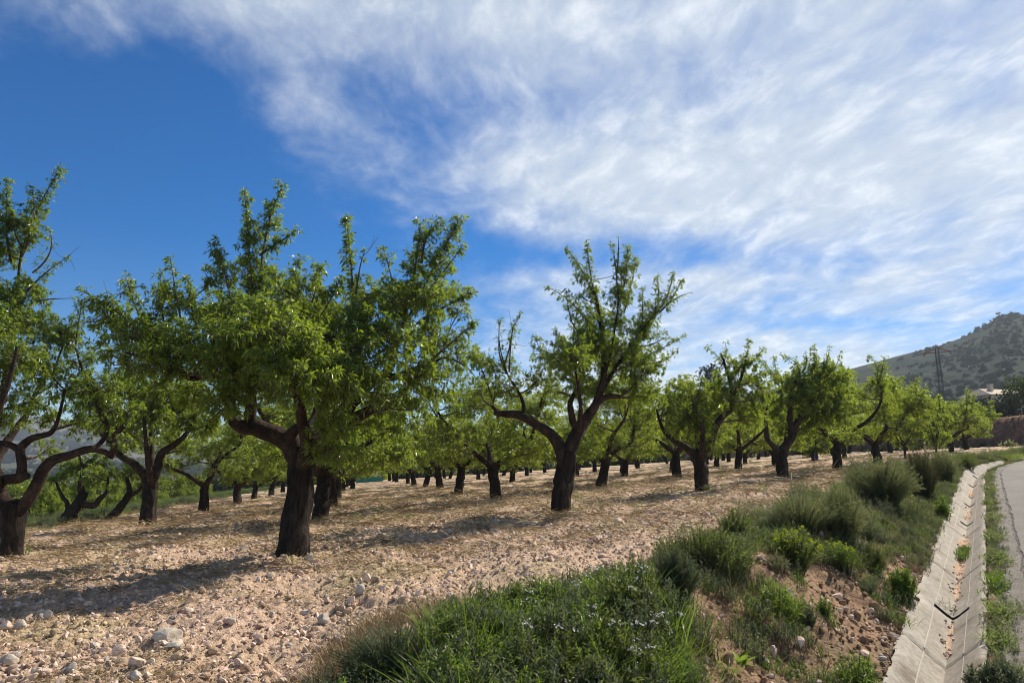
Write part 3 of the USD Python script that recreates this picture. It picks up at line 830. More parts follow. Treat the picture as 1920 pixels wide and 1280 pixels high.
traced_tree(1053, 968, 13.64, 12, "tall open almond tree with a long bent left limb, second along the front row", trunk=
    [(1051, 974, 0, .21), (1053, 955, 0, .185), (1055, 915, 0, .175), (1062, 880, 0, .17), (1066, 852, 0, .15)],
    limbs=[
        [(1058, 880, 0, .14), (1046, 838, 0, .115), (1026, 812, 0, .105), (1000, 796, 0, .095), (970, 781, 0, .085), (940, 778, .1, .06), (922, 765, .1, .03)],
        [(982, 785, 0, .042), (981, 762, 0, .036), (974, 742, 0, .026), (952, 706, .1, .014), (936, 642, .1, .01)],
        [(1066, 866, 0, .14), (1084, 812, 0, .12), (1106, 780, 0, .10), (1120, 755, 0, .085), (1133, 700, 0, .052), (1128, 640, 0, .03), (1122, 580, 0, .018), (1104, 520, .1, .009)],
        [(1085, 808, 0, .075), (1073, 790, -.05, .068), (1069, 762, -.1, .058), (1077, 742, -.1, .048), (1092, 720, -.1, .03), (1095, 680, -.1, .016)],
        [(1120, 756, 0, .055), (1150, 700, .2, .036), (1190, 640, .3, .022), (1232, 588, .3, .010)],
        [(1130, 715, 0, .038), (1150, 640, -.3, .022), (1160, 560, -.4, .011)],
        [(1080, 830, 0, .07), (1100, 800, .7, .05), (1120, 740, 1.2, .03), (1130, 670, 1.5, .012)],
        [(1085, 815, -.05, .055), (1088, 780, -.5, .042), (1085, 735, -.9, .03), (1072, 670, -1.2, .012)],
    ], stubs=[[(1118, 762, -.05, .055), (1146, 746, -.1, .05), (1162, 748, -.1, .042)], [(938, 779, .1, .07), (928, 776, .05, .06)]],
    shoots=[
        ([(1122, 590, 0), (1108, 520, 0), (1100, 453, 0)], .11, 1.0), ([(1118, 570, 0), (1085, 500, .1), (1062, 470, .1)], .11, .9), ([(1122, 640, 0), (1070, 570, .2), (1026, 541, .2)], .10, .9), ([(1130, 660, 0), (1070, 600, -.2), (1062, 545, -.2)], .1, .8),
        ([(1160, 565, -.4), (1155, 510, -.3), (1148, 462, -.3)], .09, .6), ([(1160, 570, -.4), (1175, 510, -.2), (1176, 465, -.2)], .14, 1.1), ([(1156, 520, -.3), (1160, 470, -.3), (1160, 448, -.3)], .04, .25), ([(1170, 590, -.3), (1185, 530, 0), (1192, 490, 0)], .13, .9),
        ([(1195, 640, .3), (1205, 590, .3), (1204, 545, .3)], .11, 1), ([(1210, 615, .3), (1235, 560, .4), (1233, 520, .4)], .09, .8), ([(1232, 590, .3), (1256, 545, .3), (1262, 512, .3)], .08, .8), ([(1236, 590, .3), (1262, 560, .2), (1278, 528, .2)], .08, .8), ([(1250, 575, .2), (1270, 562, .2), (1294, 552, .2)], .03, .1),
        ([(1150, 700, .2), (1225, 665, .2), (1284, 632, .2)], .11, .7), ([(1180, 690, .3), (1240, 680, .3), (1270, 660, .3)], .11, .7), ([(1120, 660, 0), (1060, 670, .1), (1000, 655, .1)], .13, .9), ([(1100, 690, -.1), (1050, 640, -.2), (1040, 620, -.2)], .13, .8),
        ([(1140, 690, 0), (1130, 620, 0), (1118, 545, .1)], .15, 1.1), ([(1135, 700, 0), (1152, 630, -.3), (1160, 550, -.4)], .15, 1.1), ([(1150, 700, .2), (1190, 640, .3), (1235, 585, .3)], .14, 1.1), ([(1100, 720, 0), (1075, 640, .2), (1085, 580, .2)], .14, 1.0), ([(1170, 680, .3), (1200, 640, .5), (1218, 590, .5)], .14, 1.0), ([(1120, 740, 1), (1150, 660, 1.4), (1170, 600, 1.5)], .15, 1.0), ([(1085, 735, -.9), (1090, 650, -1.2), (1110, 590, -1.2)], .15, 1.0),
        ([(950, 705, .1), (935, 650, .1), (940, 600, .1)], .07, .5), ([(955, 700, .1), (960, 630, .2), (978, 590, .2)], .06, .5), ([(945, 690, .1), (958, 640, 0), (962, 610, 0)], .05, .4), ([(974, 742, 0), (1005, 720, .1), (1020, 690, .1)], .12, .9),
        ([(925, 765, .1), (905, 700, .2), (885, 660, .2)], .13, .9), ([(922, 765, .1), (930, 720, -.1), (920, 680, -.1)], .13, .9),
    ], masses=[
        (1092, 560, 0, 26, .8), (1120, 600, .2, 36, .8), (1152, 560, -.2, 30, .7), (1182, 500, 0, 24, .8), (1160, 620, 0, 38, .8), (1200, 620, .3, 38, .8), (1228, 580, 0, 26, .6), (1250, 560, 0, 22, .6), (1110, 660, -.4, 48), (1060, 675, 0, 38), (1022, 682, .3, 28), (1160, 680, .4, 50), (1210, 690, -.3, 42), (1080, 722, -.3, 38), (1130, 730, .3, 42), (1192, 735, 0, 40), (1032, 735, .2, 28), (1000, 722, .3, 26),
        (1130, 670, 1.5, 45), (1070, 670, -1.2, 45), (1100, 620, -.6, 32), (1180, 650, -.6, 32, .8), (1090, 520, 0, 20, .8), (1240, 640, .2, 26, .7), (920, 690, .2, 34), (948, 730, 0, 32), (900, 735, .4, 32), (892, 672, .5, 30), (960, 690, .4, 24, .7), (1230, 735, .3, 35, .8), (1110, 785, .7, 25, .7), (1005, 640, .1, 18, .8), (935, 790, .3, 22, .8),
    ], L=0.082, dens=1.15, deep=1.3, bare=[(960, 620, 0, 10, .4), (1240, 560, .2, 8, .35), (1150, 470, -.3, 4, .3), (1130, 640, 0, 8, .4)])

traced_tree(22, 1053, 11.82, 13, "almond tree cut by the left picture edge with a long limb arching right", trunk=
    [(20, 1060, 0, .20), (22, 1030, 0, .175), (22, 1000, 0, .17), (26, 965, 0, .175), (28, 950, 0, .16)],
    limbs=[
        [(18, 975, 0, .13), (2, 945, 0, .115), (-4, 910, .05, .1), (-20, 870, .1, .09), (-45, 820, .1, .07), (-60, 760, .1, .05)],
        [(-2, 912, 0, .09), (18, 908, -.1, .085), (38, 903, -.15, .085), (42, 884, -.15, .075), (37, 852, -.1, .068), (58, 832, -.1, .058), (92, 822, 0, .045), (108, 795, .1, .03), (120, 740, .1, .018)],
        [(38, 856, -.1, .06), (14, 842, -.15, .052), (-15, 838, -.2, .045), (-30, 800, -.2, .03)],
        [(34, 968, 0, .125), (58, 936, 0, .105), (74, 902, 0, .095), (94, 874, 0, .085), (130, 863, 0, .07), (172, 852, 0, .058), (205, 862, .1, .045)],
        [(205, 868, .1, .055), (214, 845, .1, .05), (214, 825, .1, .045), (224, 815, .1, .038), (240, 795, .1, .022)],
        [(172, 852, 0, .04), (200, 815, .2, .04), (186, 778, .2, .034), (160, 720, .2, .022), (140, 660, .2, .012)],
        [(-20, 870, .1, .06), (0, 760, .4, .05), (20, 660, .4, .04), (30, 560, .3, .028), (40, 470, .2, .016)],
        [(-50, 800, .1, .05), (-60, 640, -.3, .04), (-40, 480, -.3, .025)],
        [(0, 930, 0, .09), (10, 840, 1.0, .07), (60, 760, 1.4, .045), (90, 700, 1.4, .02)],
        [(0, 930, 0, .08), (-20, 840, -.9, .06), (10, 740, -1.3, .04), (30, 660, -1.3, .018)],
    ], stubs=[[(36, 906, -.15, .07), (50, 901, -.18, .06)]],
    shoots=[
        ([(40, 480, .2), (75, 390, .2), (113, 325, .2)], .15, 1.1), ([(40, 490, .2), (60, 420, 0), (58, 358, 0)], .14, 1.0), ([(20, 500, .2), (10, 420, 0), (12, 345, 0)], .17, 1.1), ([(-30, 500, -.3), (-10, 400, -.3), (5, 372, -.3)], .17, 1.0), ([(45, 560, .2), (85, 520, .2), (126, 490, .2)], .1, .6), ([(50, 580, .2), (90, 570, .2), (136, 568, .2)], .04, .2),
        ([(140, 660, .2), (145, 620, .2), (152, 580, .2)], .14, .9), ([(100, 700, .4), (120, 650, .3), (138, 600, .3)], .13, .9), ([(60, 520, .2), (95, 470, .2), (92, 440, .2)], .1, .5),
    ], masses=[
        (15, 420, 0, 40), (60, 440, .1, 32), (0, 480, .2, 48), (82, 385, .2, 20, .8), (30, 560, 0, 48), (66, 545, .2, 36), (5, 620, -.5, 55), (30, 610, .3, 52), (75, 610, .2, 42), (100, 640, .1, 40), (25, 680, -.8, 60), (72, 690, .2, 55), (130, 640, .2, 38), (150, 690, .2, 40), (122, 735, .2, 48), (60, 760, .4, 48, .8), (170, 745, .2, 42), (150, 800, .3, 38), (12, 760, -.5, 45, .6), (200, 730, .3, 40), (218, 775, .2, 36), (95, 790, .5, 34, .8), (-40, 560, 0, 60), (-50, 680, 0, 60), (-60, 780, 0, 50), (240, 780, .1, 30), (185, 810, .2, 30), (90, 850, .6, 30, .7), (235, 840, .1, 26, .8), (20, 800, .6, 40, .7), (-40, 460, -.3, 50),
    ], L=0.080, dens=1.15, bare=[(110, 500, .2, 4, .3), (120, 570, .2, 3, .3), (60, 700, .3, 10, .4)])

traced_tree(278, 989, 18.8, 14, "almond tree forking into a wide V behind the left edge tree, beside the weedy strip", trunk=
    [(275, 994, 0, .22), (278, 975, 0, .195), (280, 940, 0, .18), (281, 908, 0, .165)],
    limbs=[
        [(279, 918, 0, .13), (263, 888, 0, .11), (246, 872, 0, .095), (228, 862, 0, .08), (208, 838, 0, .06), (190, 800, .1, .035)],
        [(282, 915, 0, .14), (298, 872, 0, .115), (303, 855, 0, .1), (322, 842, 0, .085), (345, 824, .1, .065), (362, 790, .1, .04)],
        [(282, 910, .1, .09), (285, 850, .8, .07), (280, 790, 1.1, .04)],
        [(282, 910, -.1, .08), (275, 850, -.8, .06), (270, 780, -1.1, .035)],
    ], stubs=[], shoots=[
        ([(190, 800, .1), (170, 750, .1), (160, 705, .1)], .2, .9), ([(280, 790, 1), (270, 730, 1), (260, 690, 1)], .2, .9), ([(362, 790, .1), (372, 740, .1), (366, 705, .1)], .2, .9), ([(270, 780, -1.1), (300, 740, -1), (320, 700, -1)], .2, .9)],
    masses=[(190, 790, .1, 36), (220, 800, -.4, 36), (250, 790, .5, 38), (285, 780, -.8, 40), (320, 780, .4, 40), (350, 790, 0, 38), (380, 800, .2, 30), (200, 750, .3, 36), (240, 745, -.5, 38), (280, 735, .5, 40), (320, 735, -.4, 38), (355, 745, .4, 36), (260, 830, .6, 30), (330, 830, .5, 28), (225, 840, .5, 24), (165, 760, .1, 30), (230, 710, 0, 30), (300, 700, 0, 30), (350, 850, .2, 20)],
    L=0.09, dens=1.05, leaf="leaf_far")

traced_tree(1316, 923, 18.04, 15, "almond tree with a long limb rising right, third along the front row", trunk=
    [(1316, 927, 0, .20), (1316, 915, 0, .175), (1314, 885, 0, .16), (1311, 858, 0, .15)],
    limbs=[
        [(1311, 866, 0, .12), (1296, 848, 0, .10), (1278, 836, 0, .09), (1260, 824, 0, .075), (1240, 800, .1, .045), (1232, 770, .1, .025)],
        [(1313, 866, 0, .13), (1327, 842, 0, .105), (1340, 808, 0, .095), (1356, 782, 0, .085), (1374, 764, 0, .07), (1372, 730, 0, .055), (1362, 695, .1, .035), (1352, 665, .1, .018)],
        [(1372, 750, 0, .05), (1390, 710, -.1, .035), (1402, 665, -.1, .018)],
        [(1313, 862, .1, .08), (1305, 800, .8, .06), (1300, 750, 1.0, .035)],
        [(1313, 862, -.1, .08), (1318, 810, -.7, .06), (1300, 760, -.9, .035)],
    ], stubs=[], shoots=[
        ([(1362, 695, .1), (1345, 670, .1), (1325, 655, .1)], .12, .8), ([(1352, 690, .1), (1362, 660, .1), (1360, 645, .1)], .13, .8), ([(1395, 700, -.1), (1402, 665, -.1), (1404, 640, -.1)], .15, 1), ([(1400, 690, -.1), (1425, 665, 0), (1432, 655, 0)], .12, .8), ([(1385, 730, 0), (1420, 705, 0), (1444, 690, 0)], .16, 1), ([(1300, 750, 1), (1290, 720, 1), (1285, 705, 1)], .17, 1), ([(1300, 760, -.9), (1312, 730, -.9), (1316, 712, -.9)], .17, 1), ([(1240, 790, .1), (1250, 745, .1), (1262, 715, .1)], .16, .9)],
    masses=[(1365, 690, .1, 28), (1395, 690, 0, 30), (1415, 715, .2, 30), (1385, 725, -.3, 34), (1425, 745, 0, 28), (1400, 760, .3, 34), (1360, 745, -.3, 34), (1330, 735, .3, 34), (1300, 740, -.5, 36), (1275, 745, .4, 34), (1255, 770, 0, 32), (1290, 780, -.6, 36), (1320, 780, -.5, 36), (1275, 805, -.3, 30), (1310, 815, -.5, 30), (1345, 770, .6, 34), (1420, 785, .2, 26), (1245, 810, .3, 22), (1330, 840, -.3, 20), (1385, 790, .4, 26), (1280, 720, .3, 24)],
    L=0.10, dens=0.62, leaf="leaf_far")

traced_tree(1468, 898, 22.44, 16, "almond tree with a slanting right limb and spiky top, fourth along the front row", trunk=
    [(1468, 902, 0, .20), (1468, 888, 0, .18), (1466, 860, 0, .16), (1465, 846, 0, .15)],
    limbs=[
        [(1465, 852, 0, .11), (1452, 838, 0, .095), (1438, 818, 0, .08), (1436, 790, 0, .06), (1442, 755, .1, .035)],
        [(1466, 852, 0, .15), (1480, 826, 0, .125), (1494, 796, 0, .11), (1510, 768, 0, .09), (1530, 735, 0, .06), (1540, 690, 0, .03)],
        [(1484, 818, 0, .09), (1481, 780, -.1, .08), (1484, 740, -.2, .06), (1500, 700, -.2, .035)],
        [(1470, 850, .1, .08), (1478, 790, .9, .06), (1480, 740, 1.1, .03)],
    ], stubs=[], shoots=[
        ([(1530, 735, 0), (1528, 690, 0), (1526, 648, 0)], .16, 1), ([(1540, 700, 0), (1552, 670, 0), (1556, 650, 0)], .12, .9), ([(1545, 710, 0), (1568, 685, 0), (1576, 658, 0)], .13, .9), ([(1500, 700, -.2), (1495, 685, -.2), (1468, 668, -.2)], .16, .9), ([(1442, 755, .1), (1445, 720, .1), (1462, 695, .1)], .15, .9), ([(1505, 700, -.2), (1512, 670, -.2), (1510, 662, -.2)], .14, .9)],
    masses=[(1525, 690, 0, 30), (1550, 700, .2, 28), (1500, 710, -.3, 34), (1480, 720, .4, 30), (1530, 735, -.4, 36), (1560, 735, .3, 34), (1500, 750, -.5, 34), (1470, 750, .3, 28), (1450, 770, .2, 26), (1535, 770, .3, 34), (1560, 775, 0, 30), (1515, 800, .3, 26), (1460, 800, .6, 22), (1440, 740, .2, 22), (1575, 705, .2, 26), (1505, 775, .5, 30), (1580, 745, .2, 26)],
    L=0.11, dens=0.6, leaf="leaf_far")
# ---------------------------------------------------------------- the rest of the orchard
def generic_tree(seed, H=4.2, R=1.9, L=0.1, dens=1.0, lean=0.0, trunk_h=1.05, tr=0.145, per=4.0, sides=14):
    t = Plant(seed)
    g = t.rng
    a0 = g.uniform(0, 2 * np.pi)
    top = np.array([math.cos(a0) * 0.12 + lean, math.sin(a0) * 0.12, trunk_h])
    t.limb("trunk", [(0, 0, -0.2), (0, 0, 0.05), top * [.45, .45, .5], top], [tr * 1.3, tr * 1.08, tr * 0.95, tr * 0.86], sides, 0.35, 0.2, 0.07)
    nl = int(g.integers(3, 5))
    ends = []
    for k in range(nl):
        a = a0 + 2 * np.pi * k / nl + g.normal(0, 0.25)
        o = np.array([math.cos(a), math.sin(a), 0])
        rad = R * g.uniform(0.42, 0.62)
        p1 = top + o * rad * 0.45 + [0, 0, 0.38 * g.uniform(0.7, 1.2)]
        p2 = top + o * rad + [0, 0, 0.85 * g.uniform(0.8, 1.2)]
        p3 = p2 + o * rad * 0.35 + np.array([g.normal(0, .2), g.normal(0, .2), 0.75])
        p4 = p3 + o * 0.15 + [g.normal(0, .2), g.normal(0, .2), 0.6]
        t.limb("limb", [top - [0, 0, 0.08], p1, p2, p3, p4], [tr * .68, tr * .5, tr * .4, tr * .22, 0.014], max(7, sides - 5), 0.7, 0.2, 0.1)
        ends += [p3, p4]
    n = int(44 * dens)
    done = 0
    while done < n:
        c = g.normal(0, 1, 3)
        c = c / np.linalg.norm(c) * g.uniform(0.45, 1) ** 0.6
        c = np.array([c[0] * R * 0.92 + top[0], c[1] * R * 0.92 + top[1], 2.35 / 4.2 * H + c[2] * (H - 2.75)])
        if c[2] < 1.15:
            continue
        t.mass(c, g.uniform(0.34, 0.58) * R / 1.9, int(26 * dens * (0.078 / L) ** 0.8), L, 0.06, per)
        done += 1
    for k in range(int(9 * dens) + 2):
        p = ends[k % len(ends)]
        d = unit(np.array([p[0], p[1], 0.01])) * g.uniform(0.1, 0.5)
        tip = np.array([p[0] * 1.05, p[1] * 1.05, p[2]]) + [d[0] + g.normal(0, .2), d[1] + g.normal(0, .2), g.uniform(0.5, 1.1) * H / 4.2]
        t.shoot([p - [0, 0, 0.2], (p + tip) / 2 + g.normal(0, .06, 3), tip], 0.02, 0.19, 0.8 * dens * 0.078 / L, L, per=per)
    return t


def bushy_tree(seed, H=2.4, R=1.15, L=0.1, dens=1.0):
    t = Plant(seed)
    g = t.rng
    t.limb("trunk", [(0, 0, -0.15), (0.02, 0, 0.1), (0, 0.03, 0.75)], [0.075, 0.065, 0.05], 9, 0.4, 0.15, 0.08)
    for k in range(4):
        a = 2 * np.pi * k / 4 + g.normal(0, .3)
        o = np.array([math.cos(a), math.sin(a), 0]) * R
        t.limb("limb", [(0, 0.03, 0.6), o * 0.35 + [0, 0, H * .5], o * 0.55 + [0, 0, H * .8]], [0.035, 0.025, 0.01], 6, 0.6, 0.1, 0.15)
    for k in range(int(20 * dens)):
        c = unit(g.normal(0, 1, 3)) * g.uniform(0.4, 1) ** 0.5
        c = np.array([c[0] * R * .85, c[1] * R * .85, H * .52 + c[2] * H * .40])
        t.mass(c, g.uniform(.3, .42), int(26 * dens), L, 0.055, 4.5, r0=0.01)
    for k in range(8):
        a = g.uniform(0, 2 * np.pi)
        p = np.array([math.cos(a) * R * .5, math.sin(a) * R * .5, H * .7])
        t.shoot([p, p * [1.2, 1.2, 1.15], p * [1.3, 1.3, 1.4]], 0.012, .16, .7, L)
    return t


PROTO = {}                                     # name -> path of the first tree of its kind


def place(kind, loc, rotz, scale, label, group=None, name="almond_tree", cat="tree", leaf="leaf_far", scale3=None):
    builder = KINDS[kind]
    path = PROTO.get(kind)
    x = xform(name, loc, rotz, scale if scale3 is None else scale3, label, cat, group)
    if path is None:
        PROTO[kind] = x.GetPath()
        builder().emit(x, leaf)
    else:
        x.GetReferences().AddInternalReference(path)
        x.SetInstanceable(True)
    return x


KINDS = {}
for k in range(5):
    KINDS[f"mid{k}"] = lambda k=k: generic_tree(100 + k, H=[4.1, 4.4, 3.9, 4.5, 4.2][k], R=[1.9, 2.0, 2.05, 1.8, 2.1][k], L=0.092, dens=1.15, lean=[0.1, -0.15, 0.05, 0.2, -0.05][k], trunk_h=[1.0, .85, 1.1, .95, 1.05][k])
    KINDS[f"far{k}"] = lambda k=k: generic_tree(200 + k, H=[4.1, 4.4, 3.9, 4.5, 4.2][k], R=[2.0, 2.1, 2.15, 1.9, 2.1][k], L=0.135, dens=1.0, lean=[0.1, -0.2, 0.05, 0.2, -0.05][k], trunk_h=[1.0, .85, 1.1, .95, 1.05][k], per=3.4, sides=9)
for k in range(3):
    KINDS[f"bush{k}"] = lambda k=k: bushy_tree(300 + k, [2.4, 2.2, 2.6][k], [1.15, 1.25, 1.1][k], 0.105)
ORD = ["", "first", "second", "third", "fourth", "fifth", "sixth", "seventh", "eighth", "ninth", "tenth", "eleventh", "twelfth", "thirteenth", "fourteenth"]
ROW = {-2: "leftmost row beyond the edge tree", -1: "left-edge tree", 0: "big leafy front tree", 1: "tall open front tree"}
for i in range(2, 13):
    ROW[i] = f"{ORD[i + 1]} front-row tree"
SEEN = {(0, 1): (600, 976), (0, 2): (622, 951), (-1, 3): (380, 960), (-1, 4): (443, 950), (1, 1): (930, 938), (1, 2): (860, 923), (1, 3): (825, 919), (2, 1): (1128, 912), (3, 1): (1268, 893), (4, 1): (1384, 885), (4, 0): (1571, 880), (5, 0): (1645, 865), (8, 0): (1785, 849), (9, 0): (1812, 845), (6, 1): (1528, 862)}
TRACED = {(0, 0), (1, 0), (2, 0), (3, 0), (-1, 1), (-1, 2)}
rg = np.random.default_rng(5)
guard_at = None
for i in range(-1, 13):
    for j in range(0, 13):
        jx, jy, rot, sc, kind, skip = rg.normal(0, .2), rg.normal(0, .25), rg.uniform(0, 2 * np.pi), rg.uniform(0.9, 1.1), int(rg.integers(0, 5)), rg.uniform() < 0.04
        if (i, j) in TRACED or (i == -1 and j == 0):
            continue
        x, y = O + A * j + B * i + [jx, jy]
        if (i, j) in SEEN:
            y = (O + A * j + B * i)[1]
            x = float(ray(*SEEN[(i, j)])[0] * y)
        elif skip:
            continue
        s, q = road_sq(np.array([x]), np.array([y]))
        wd, _ = wall_d(np.array([x]), np.array([y]))
        if q[0] > -2.6 or wd[0] > -1.2 or y > 84:
            continue
        if j == 0:
            label, group = f"{ORD[i + 1]} almond tree of the front row, counting from the big leafy tree", None
        elif j <= 5:
            label, group = f"{ORD[j]} almond tree straight back in the row behind the {ROW[i]}", None
        else:
            label, group = f"distant {ORD[j]} almond tree in the row running back behind the {ROW[i]}", None
        loc = on_ground(x, y)
        if (i, j) in ((6, 0), (7, 0), (6, 1)):
            what = {(6, 0): "young bushy almond tree leafy nearly to the ground in the front row", (7, 0): "narrow young almond tree beside the bushy one in the front row", (6, 1): "young almond tree with a blue trunk guard behind the front row"}[(i, j)]
            xx = xform("young_almond_tree", loc, rot, None, what, "tree")
            b = bushy_tree(320 + i + j, *{(6, 0): (3.4, 1.7), (7, 0): (3.3, 1.1), (6, 1): (2.9, 1.1)}[(i, j)], 0.13)
            b.emit(xx, "leaf_far")
            if (i, j) == (6, 1):
                ang = np.linspace(0, 2 * np.pi, 15)
                P = np.array([[(r * math.cos(w), r * math.sin(w), z) for w in ang] for r, z in ((.20, -.05), (.21, .0), (.19, .55), (.175, .56))])
                part(xx, "trunk_guard", quads(P, True), M["blue"], smooth=True)
            continue
        place(f"mid{kind}" if y < 36 else f"far{kind}", loc, rot, None, label, group, scale3=(1.14 * sc, 1.14 * sc, sc * (1.0 if i < 5 and j == 0 else 0.9)))

traced_tree(124, 955, 23.0, 31, "old almond tree leaning right beyond the weedy strip, fork split near its foot", trunk=
    [(118, 960, 0, .26), (128, 947, 0, .24), (142, 925, 0, .19), (152, 910, 0, .16), (160, 893, 0, .14)],
    limbs=[[(145, 922, 0, .12), (160, 914, 0, .11), (178, 917, 0, .09), (190, 905, 0, .08), (203, 890, .1, .05), (206, 865, .1, .03)], [(158, 898, 0, .11), (154, 880, 0, .09), (158, 855, .1, .06), (150, 820, .1, .03)], [(132, 930, 0, .09), (128, 912, 0, .07), (116, 893, 0, .05), (108, 870, 0, .03)]],
    stubs=[], shoots=[], masses=[(150, 840, .2, 26), (175, 860, -.3, 24), (205, 858, .2, 22), (112, 868, .1, 20), (130, 850, .5, 24), (190, 835, .5, 26), (160, 880, .5, 16), (215, 880, 0, 14)], L=0.11, dens=0.7, leaf="leaf_far")
traced_tree(206, 946, 24.5, 32, "slender almond trunk leaning right at a steep slant beyond the weedy strip", trunk=
    [(200, 950, 0, .16), (208, 943, 0, .15), (226, 927, 0, .13), (240, 908, 0, .12), (246, 896, 0, .11)],
    limbs=[[(244, 901, 0, .09), (258, 896, 0, .07), (272, 880, .1, .04)], [(246, 898, 0, .09), (244, 880, 0, .07), (236, 855, .1, .03)]],
    stubs=[], shoots=[], masses=[(272, 872, .2, 20), (240, 860, .2, 22), (255, 850, -.2, 20), (285, 860, .3, 18)], L=0.11, dens=0.7, leaf="leaf_far")

for row, off in enumerate((7.5, 12.0, 17.0, 22.5)):
    k = 0
    for y in np.arange(21 + row * 2.2, 88, 4.3 + row * .4):
        a = A / np.hypot(*A)
        lat = np.array([-a[1], a[0]])
        p = np.array([-6.66, 4.84]) + a * ((y - 4.84) / a[1]) + lat * (off + 3.3 + .012 * max(y - 17, 0)) + rg.normal(0, .35, 2)
        if abs(p[0] / p[1]) > 0.86 or p[0] / p[1] > -0.20:
            continue
        k += 1
        which = ["nearest", "second", "third", "farthest"][row]
        place(f"bush{int(rg.integers(0, 3))}", on_ground(*p, .05), rg.uniform(0, 6.28), rg.uniform(0.95, 1.3), f"{ORD[k] if k < 15 else 'last'} bright green young almond tree of the {which} lower row at left", f"young trees of the {which} lower row", name="young_almond_tree")
# ---------------------------------------------------------------- shrubs, weeds and grass
def blades(B, D, L, W, rng, bend=0.5, seg=3):
    """flat tapering grass blades or bare stems that bow over"""
    n = len(B)
    side = unit(np.cross(D, unit(rng.normal(0, 1, (n, 3)))))
    out = unit(D * [1, 1, 0] + rng.normal(0, 0.35, (n, 3)) * [1, 1, 0])
    t = np.linspace(0, 1, seg + 1)[None, :, None]
    L, W = np.asarray(L)[:, None, None], np.asarray(W)[:, None, None]
    b = (bend * rng.uniform(0.2, 1.2, n))[:, None, None]
    C = B[:, None] + D[:, None] * L * t + (out[:, None] * 0.8 + np.array([0, 0, -0.45])) * L * b * t ** 2
    w = W * (1 - t ** 1.6) * 0.5
    Lft, Rgt = C - side[:, None] * w, C + side[:, None] * w
    V = np.concatenate([Lft[:, :-1], Rgt[:, :-1], C[:, -1:]], 1)
    f = []
    for k in range(seg - 1):
        f += [(k, seg + k, seg + k + 1), (k, seg + k + 1, k + 1)]
    f.append((seg - 1, 2 * seg - 1, 2 * seg))
    f = np.array(f)
    F = (f[None] + (np.arange(n) * (2 * seg + 1))[:, None, None]).reshape(-1, 3)
    return V.reshape(-1, 3), F


def stems(rng, n, R, H, upright=1.0, foot=0.25, hvar=0.35):
    a, rr = rng.uniform(0, 2 * np.pi, n), np.sqrt(rng.uniform(0, 1, n))
    ph = rng.uniform(0, 6.28, 3)
    lobe = 1 + .22 * np.sin(2 * a + ph[0]) + .16 * np.sin(3 * a + ph[1]) * rr + .12 * np.sin(7 * a + ph[2])
    tip = np.stack([np.cos(a) * rr * R * lobe, np.sin(a) * rr * R * lobe, H * (1.08 - 0.5 * rr ** 2) * (1 - hvar * rng.uniform(0, 1, n) ** 1.1) * (.8 + .25 * lobe)], 1)
    P0 = tip * [foot, foot, 0] + np.array([0, 0, -0.03])
    P1 = P0 * 0.6 + tip * 0.4 + np.array([0, 0, 0.14 * H * upright]) - tip * [0.12, 0.12, 0]
    return P0, P1, tip


def fine_leaves(P0, P1, P2, rng, per_m, L, width, t0=0.2, up=0.5, droop=0.05):
    ln = np.linalg.norm(P2 - P0, axis=1)
    k = np.repeat(np.arange(len(P0)), np.maximum(2, (ln * per_m).astype(int)))
    t = (t0 + (1 - t0) * rng.uniform(0, 1, len(k)) ** 0.8)[:, None]
    C = (1 - t) ** 2 * P0[k] + 2 * t * (1 - t) * P1[k] + t ** 2 * P2[k]
    T = unit(2 * (1 - t) * (P1[k] - P0[k]) + 2 * t * (P2[k] - P1[k]))
    D = unit(unit(rng.normal(0, 1, (len(k), 3))) + T * up)
    return leaf_mesh(C, D, L * rng.uniform(0.5, 1.2, len(k)), rng, width, droop)


def shrub(name, u, v, w_px, h_px, seed, mat, label, cat="shrub", n=170, per_m=90, L=0.03, width=0.2, upright=1.0, foot=0.25, stem_mat="broom", hvar=0.55, up=0.6, flowers=None, extra=None, group=None, mound=True):
    p = ground_at(u, v)
    rng = np.random.default_rng(seed)
    px = p[1] / 1300.0
    R, H = w_px * px / 2, h_px * px
    loc = on_ground(p[0], p[1], 0.02)
    x = xform(name, loc, rng.uniform(0, 6.28), None, label, cat, group)
    P0, P1, P2 = stems(rng, n, R, H, upright, foot, hvar)
    part(x, "stems", bezier_tubes(P0, P1, P2, np.full(n, 0.004), np.full(n, 0.0015), 4), M[stem_mat], kind="stuff")
    part(x, "foliage", fine_leaves(P0, P1, P2, rng, per_m, L, width, up=up), M[mat], kind="stuff")
    if flowers:
        cnt, fm, size, colname = flowers
        k = rng.choice(n, cnt, replace=cnt > n)
        C = P2[k] + rng.normal(0, 0.015, (cnt, 3)) + [0, 0, 0.025]
        q = np.repeat(C, 7, 0)
        D = unit(rng.normal(0, 1, (len(q), 3)) + [0, 0, 0.6])
        part(x, colname, leaf_mesh(q, D, np.full(len(q), size), rng, 0.6, 0.1), M[fm], kind="stuff")
    return x


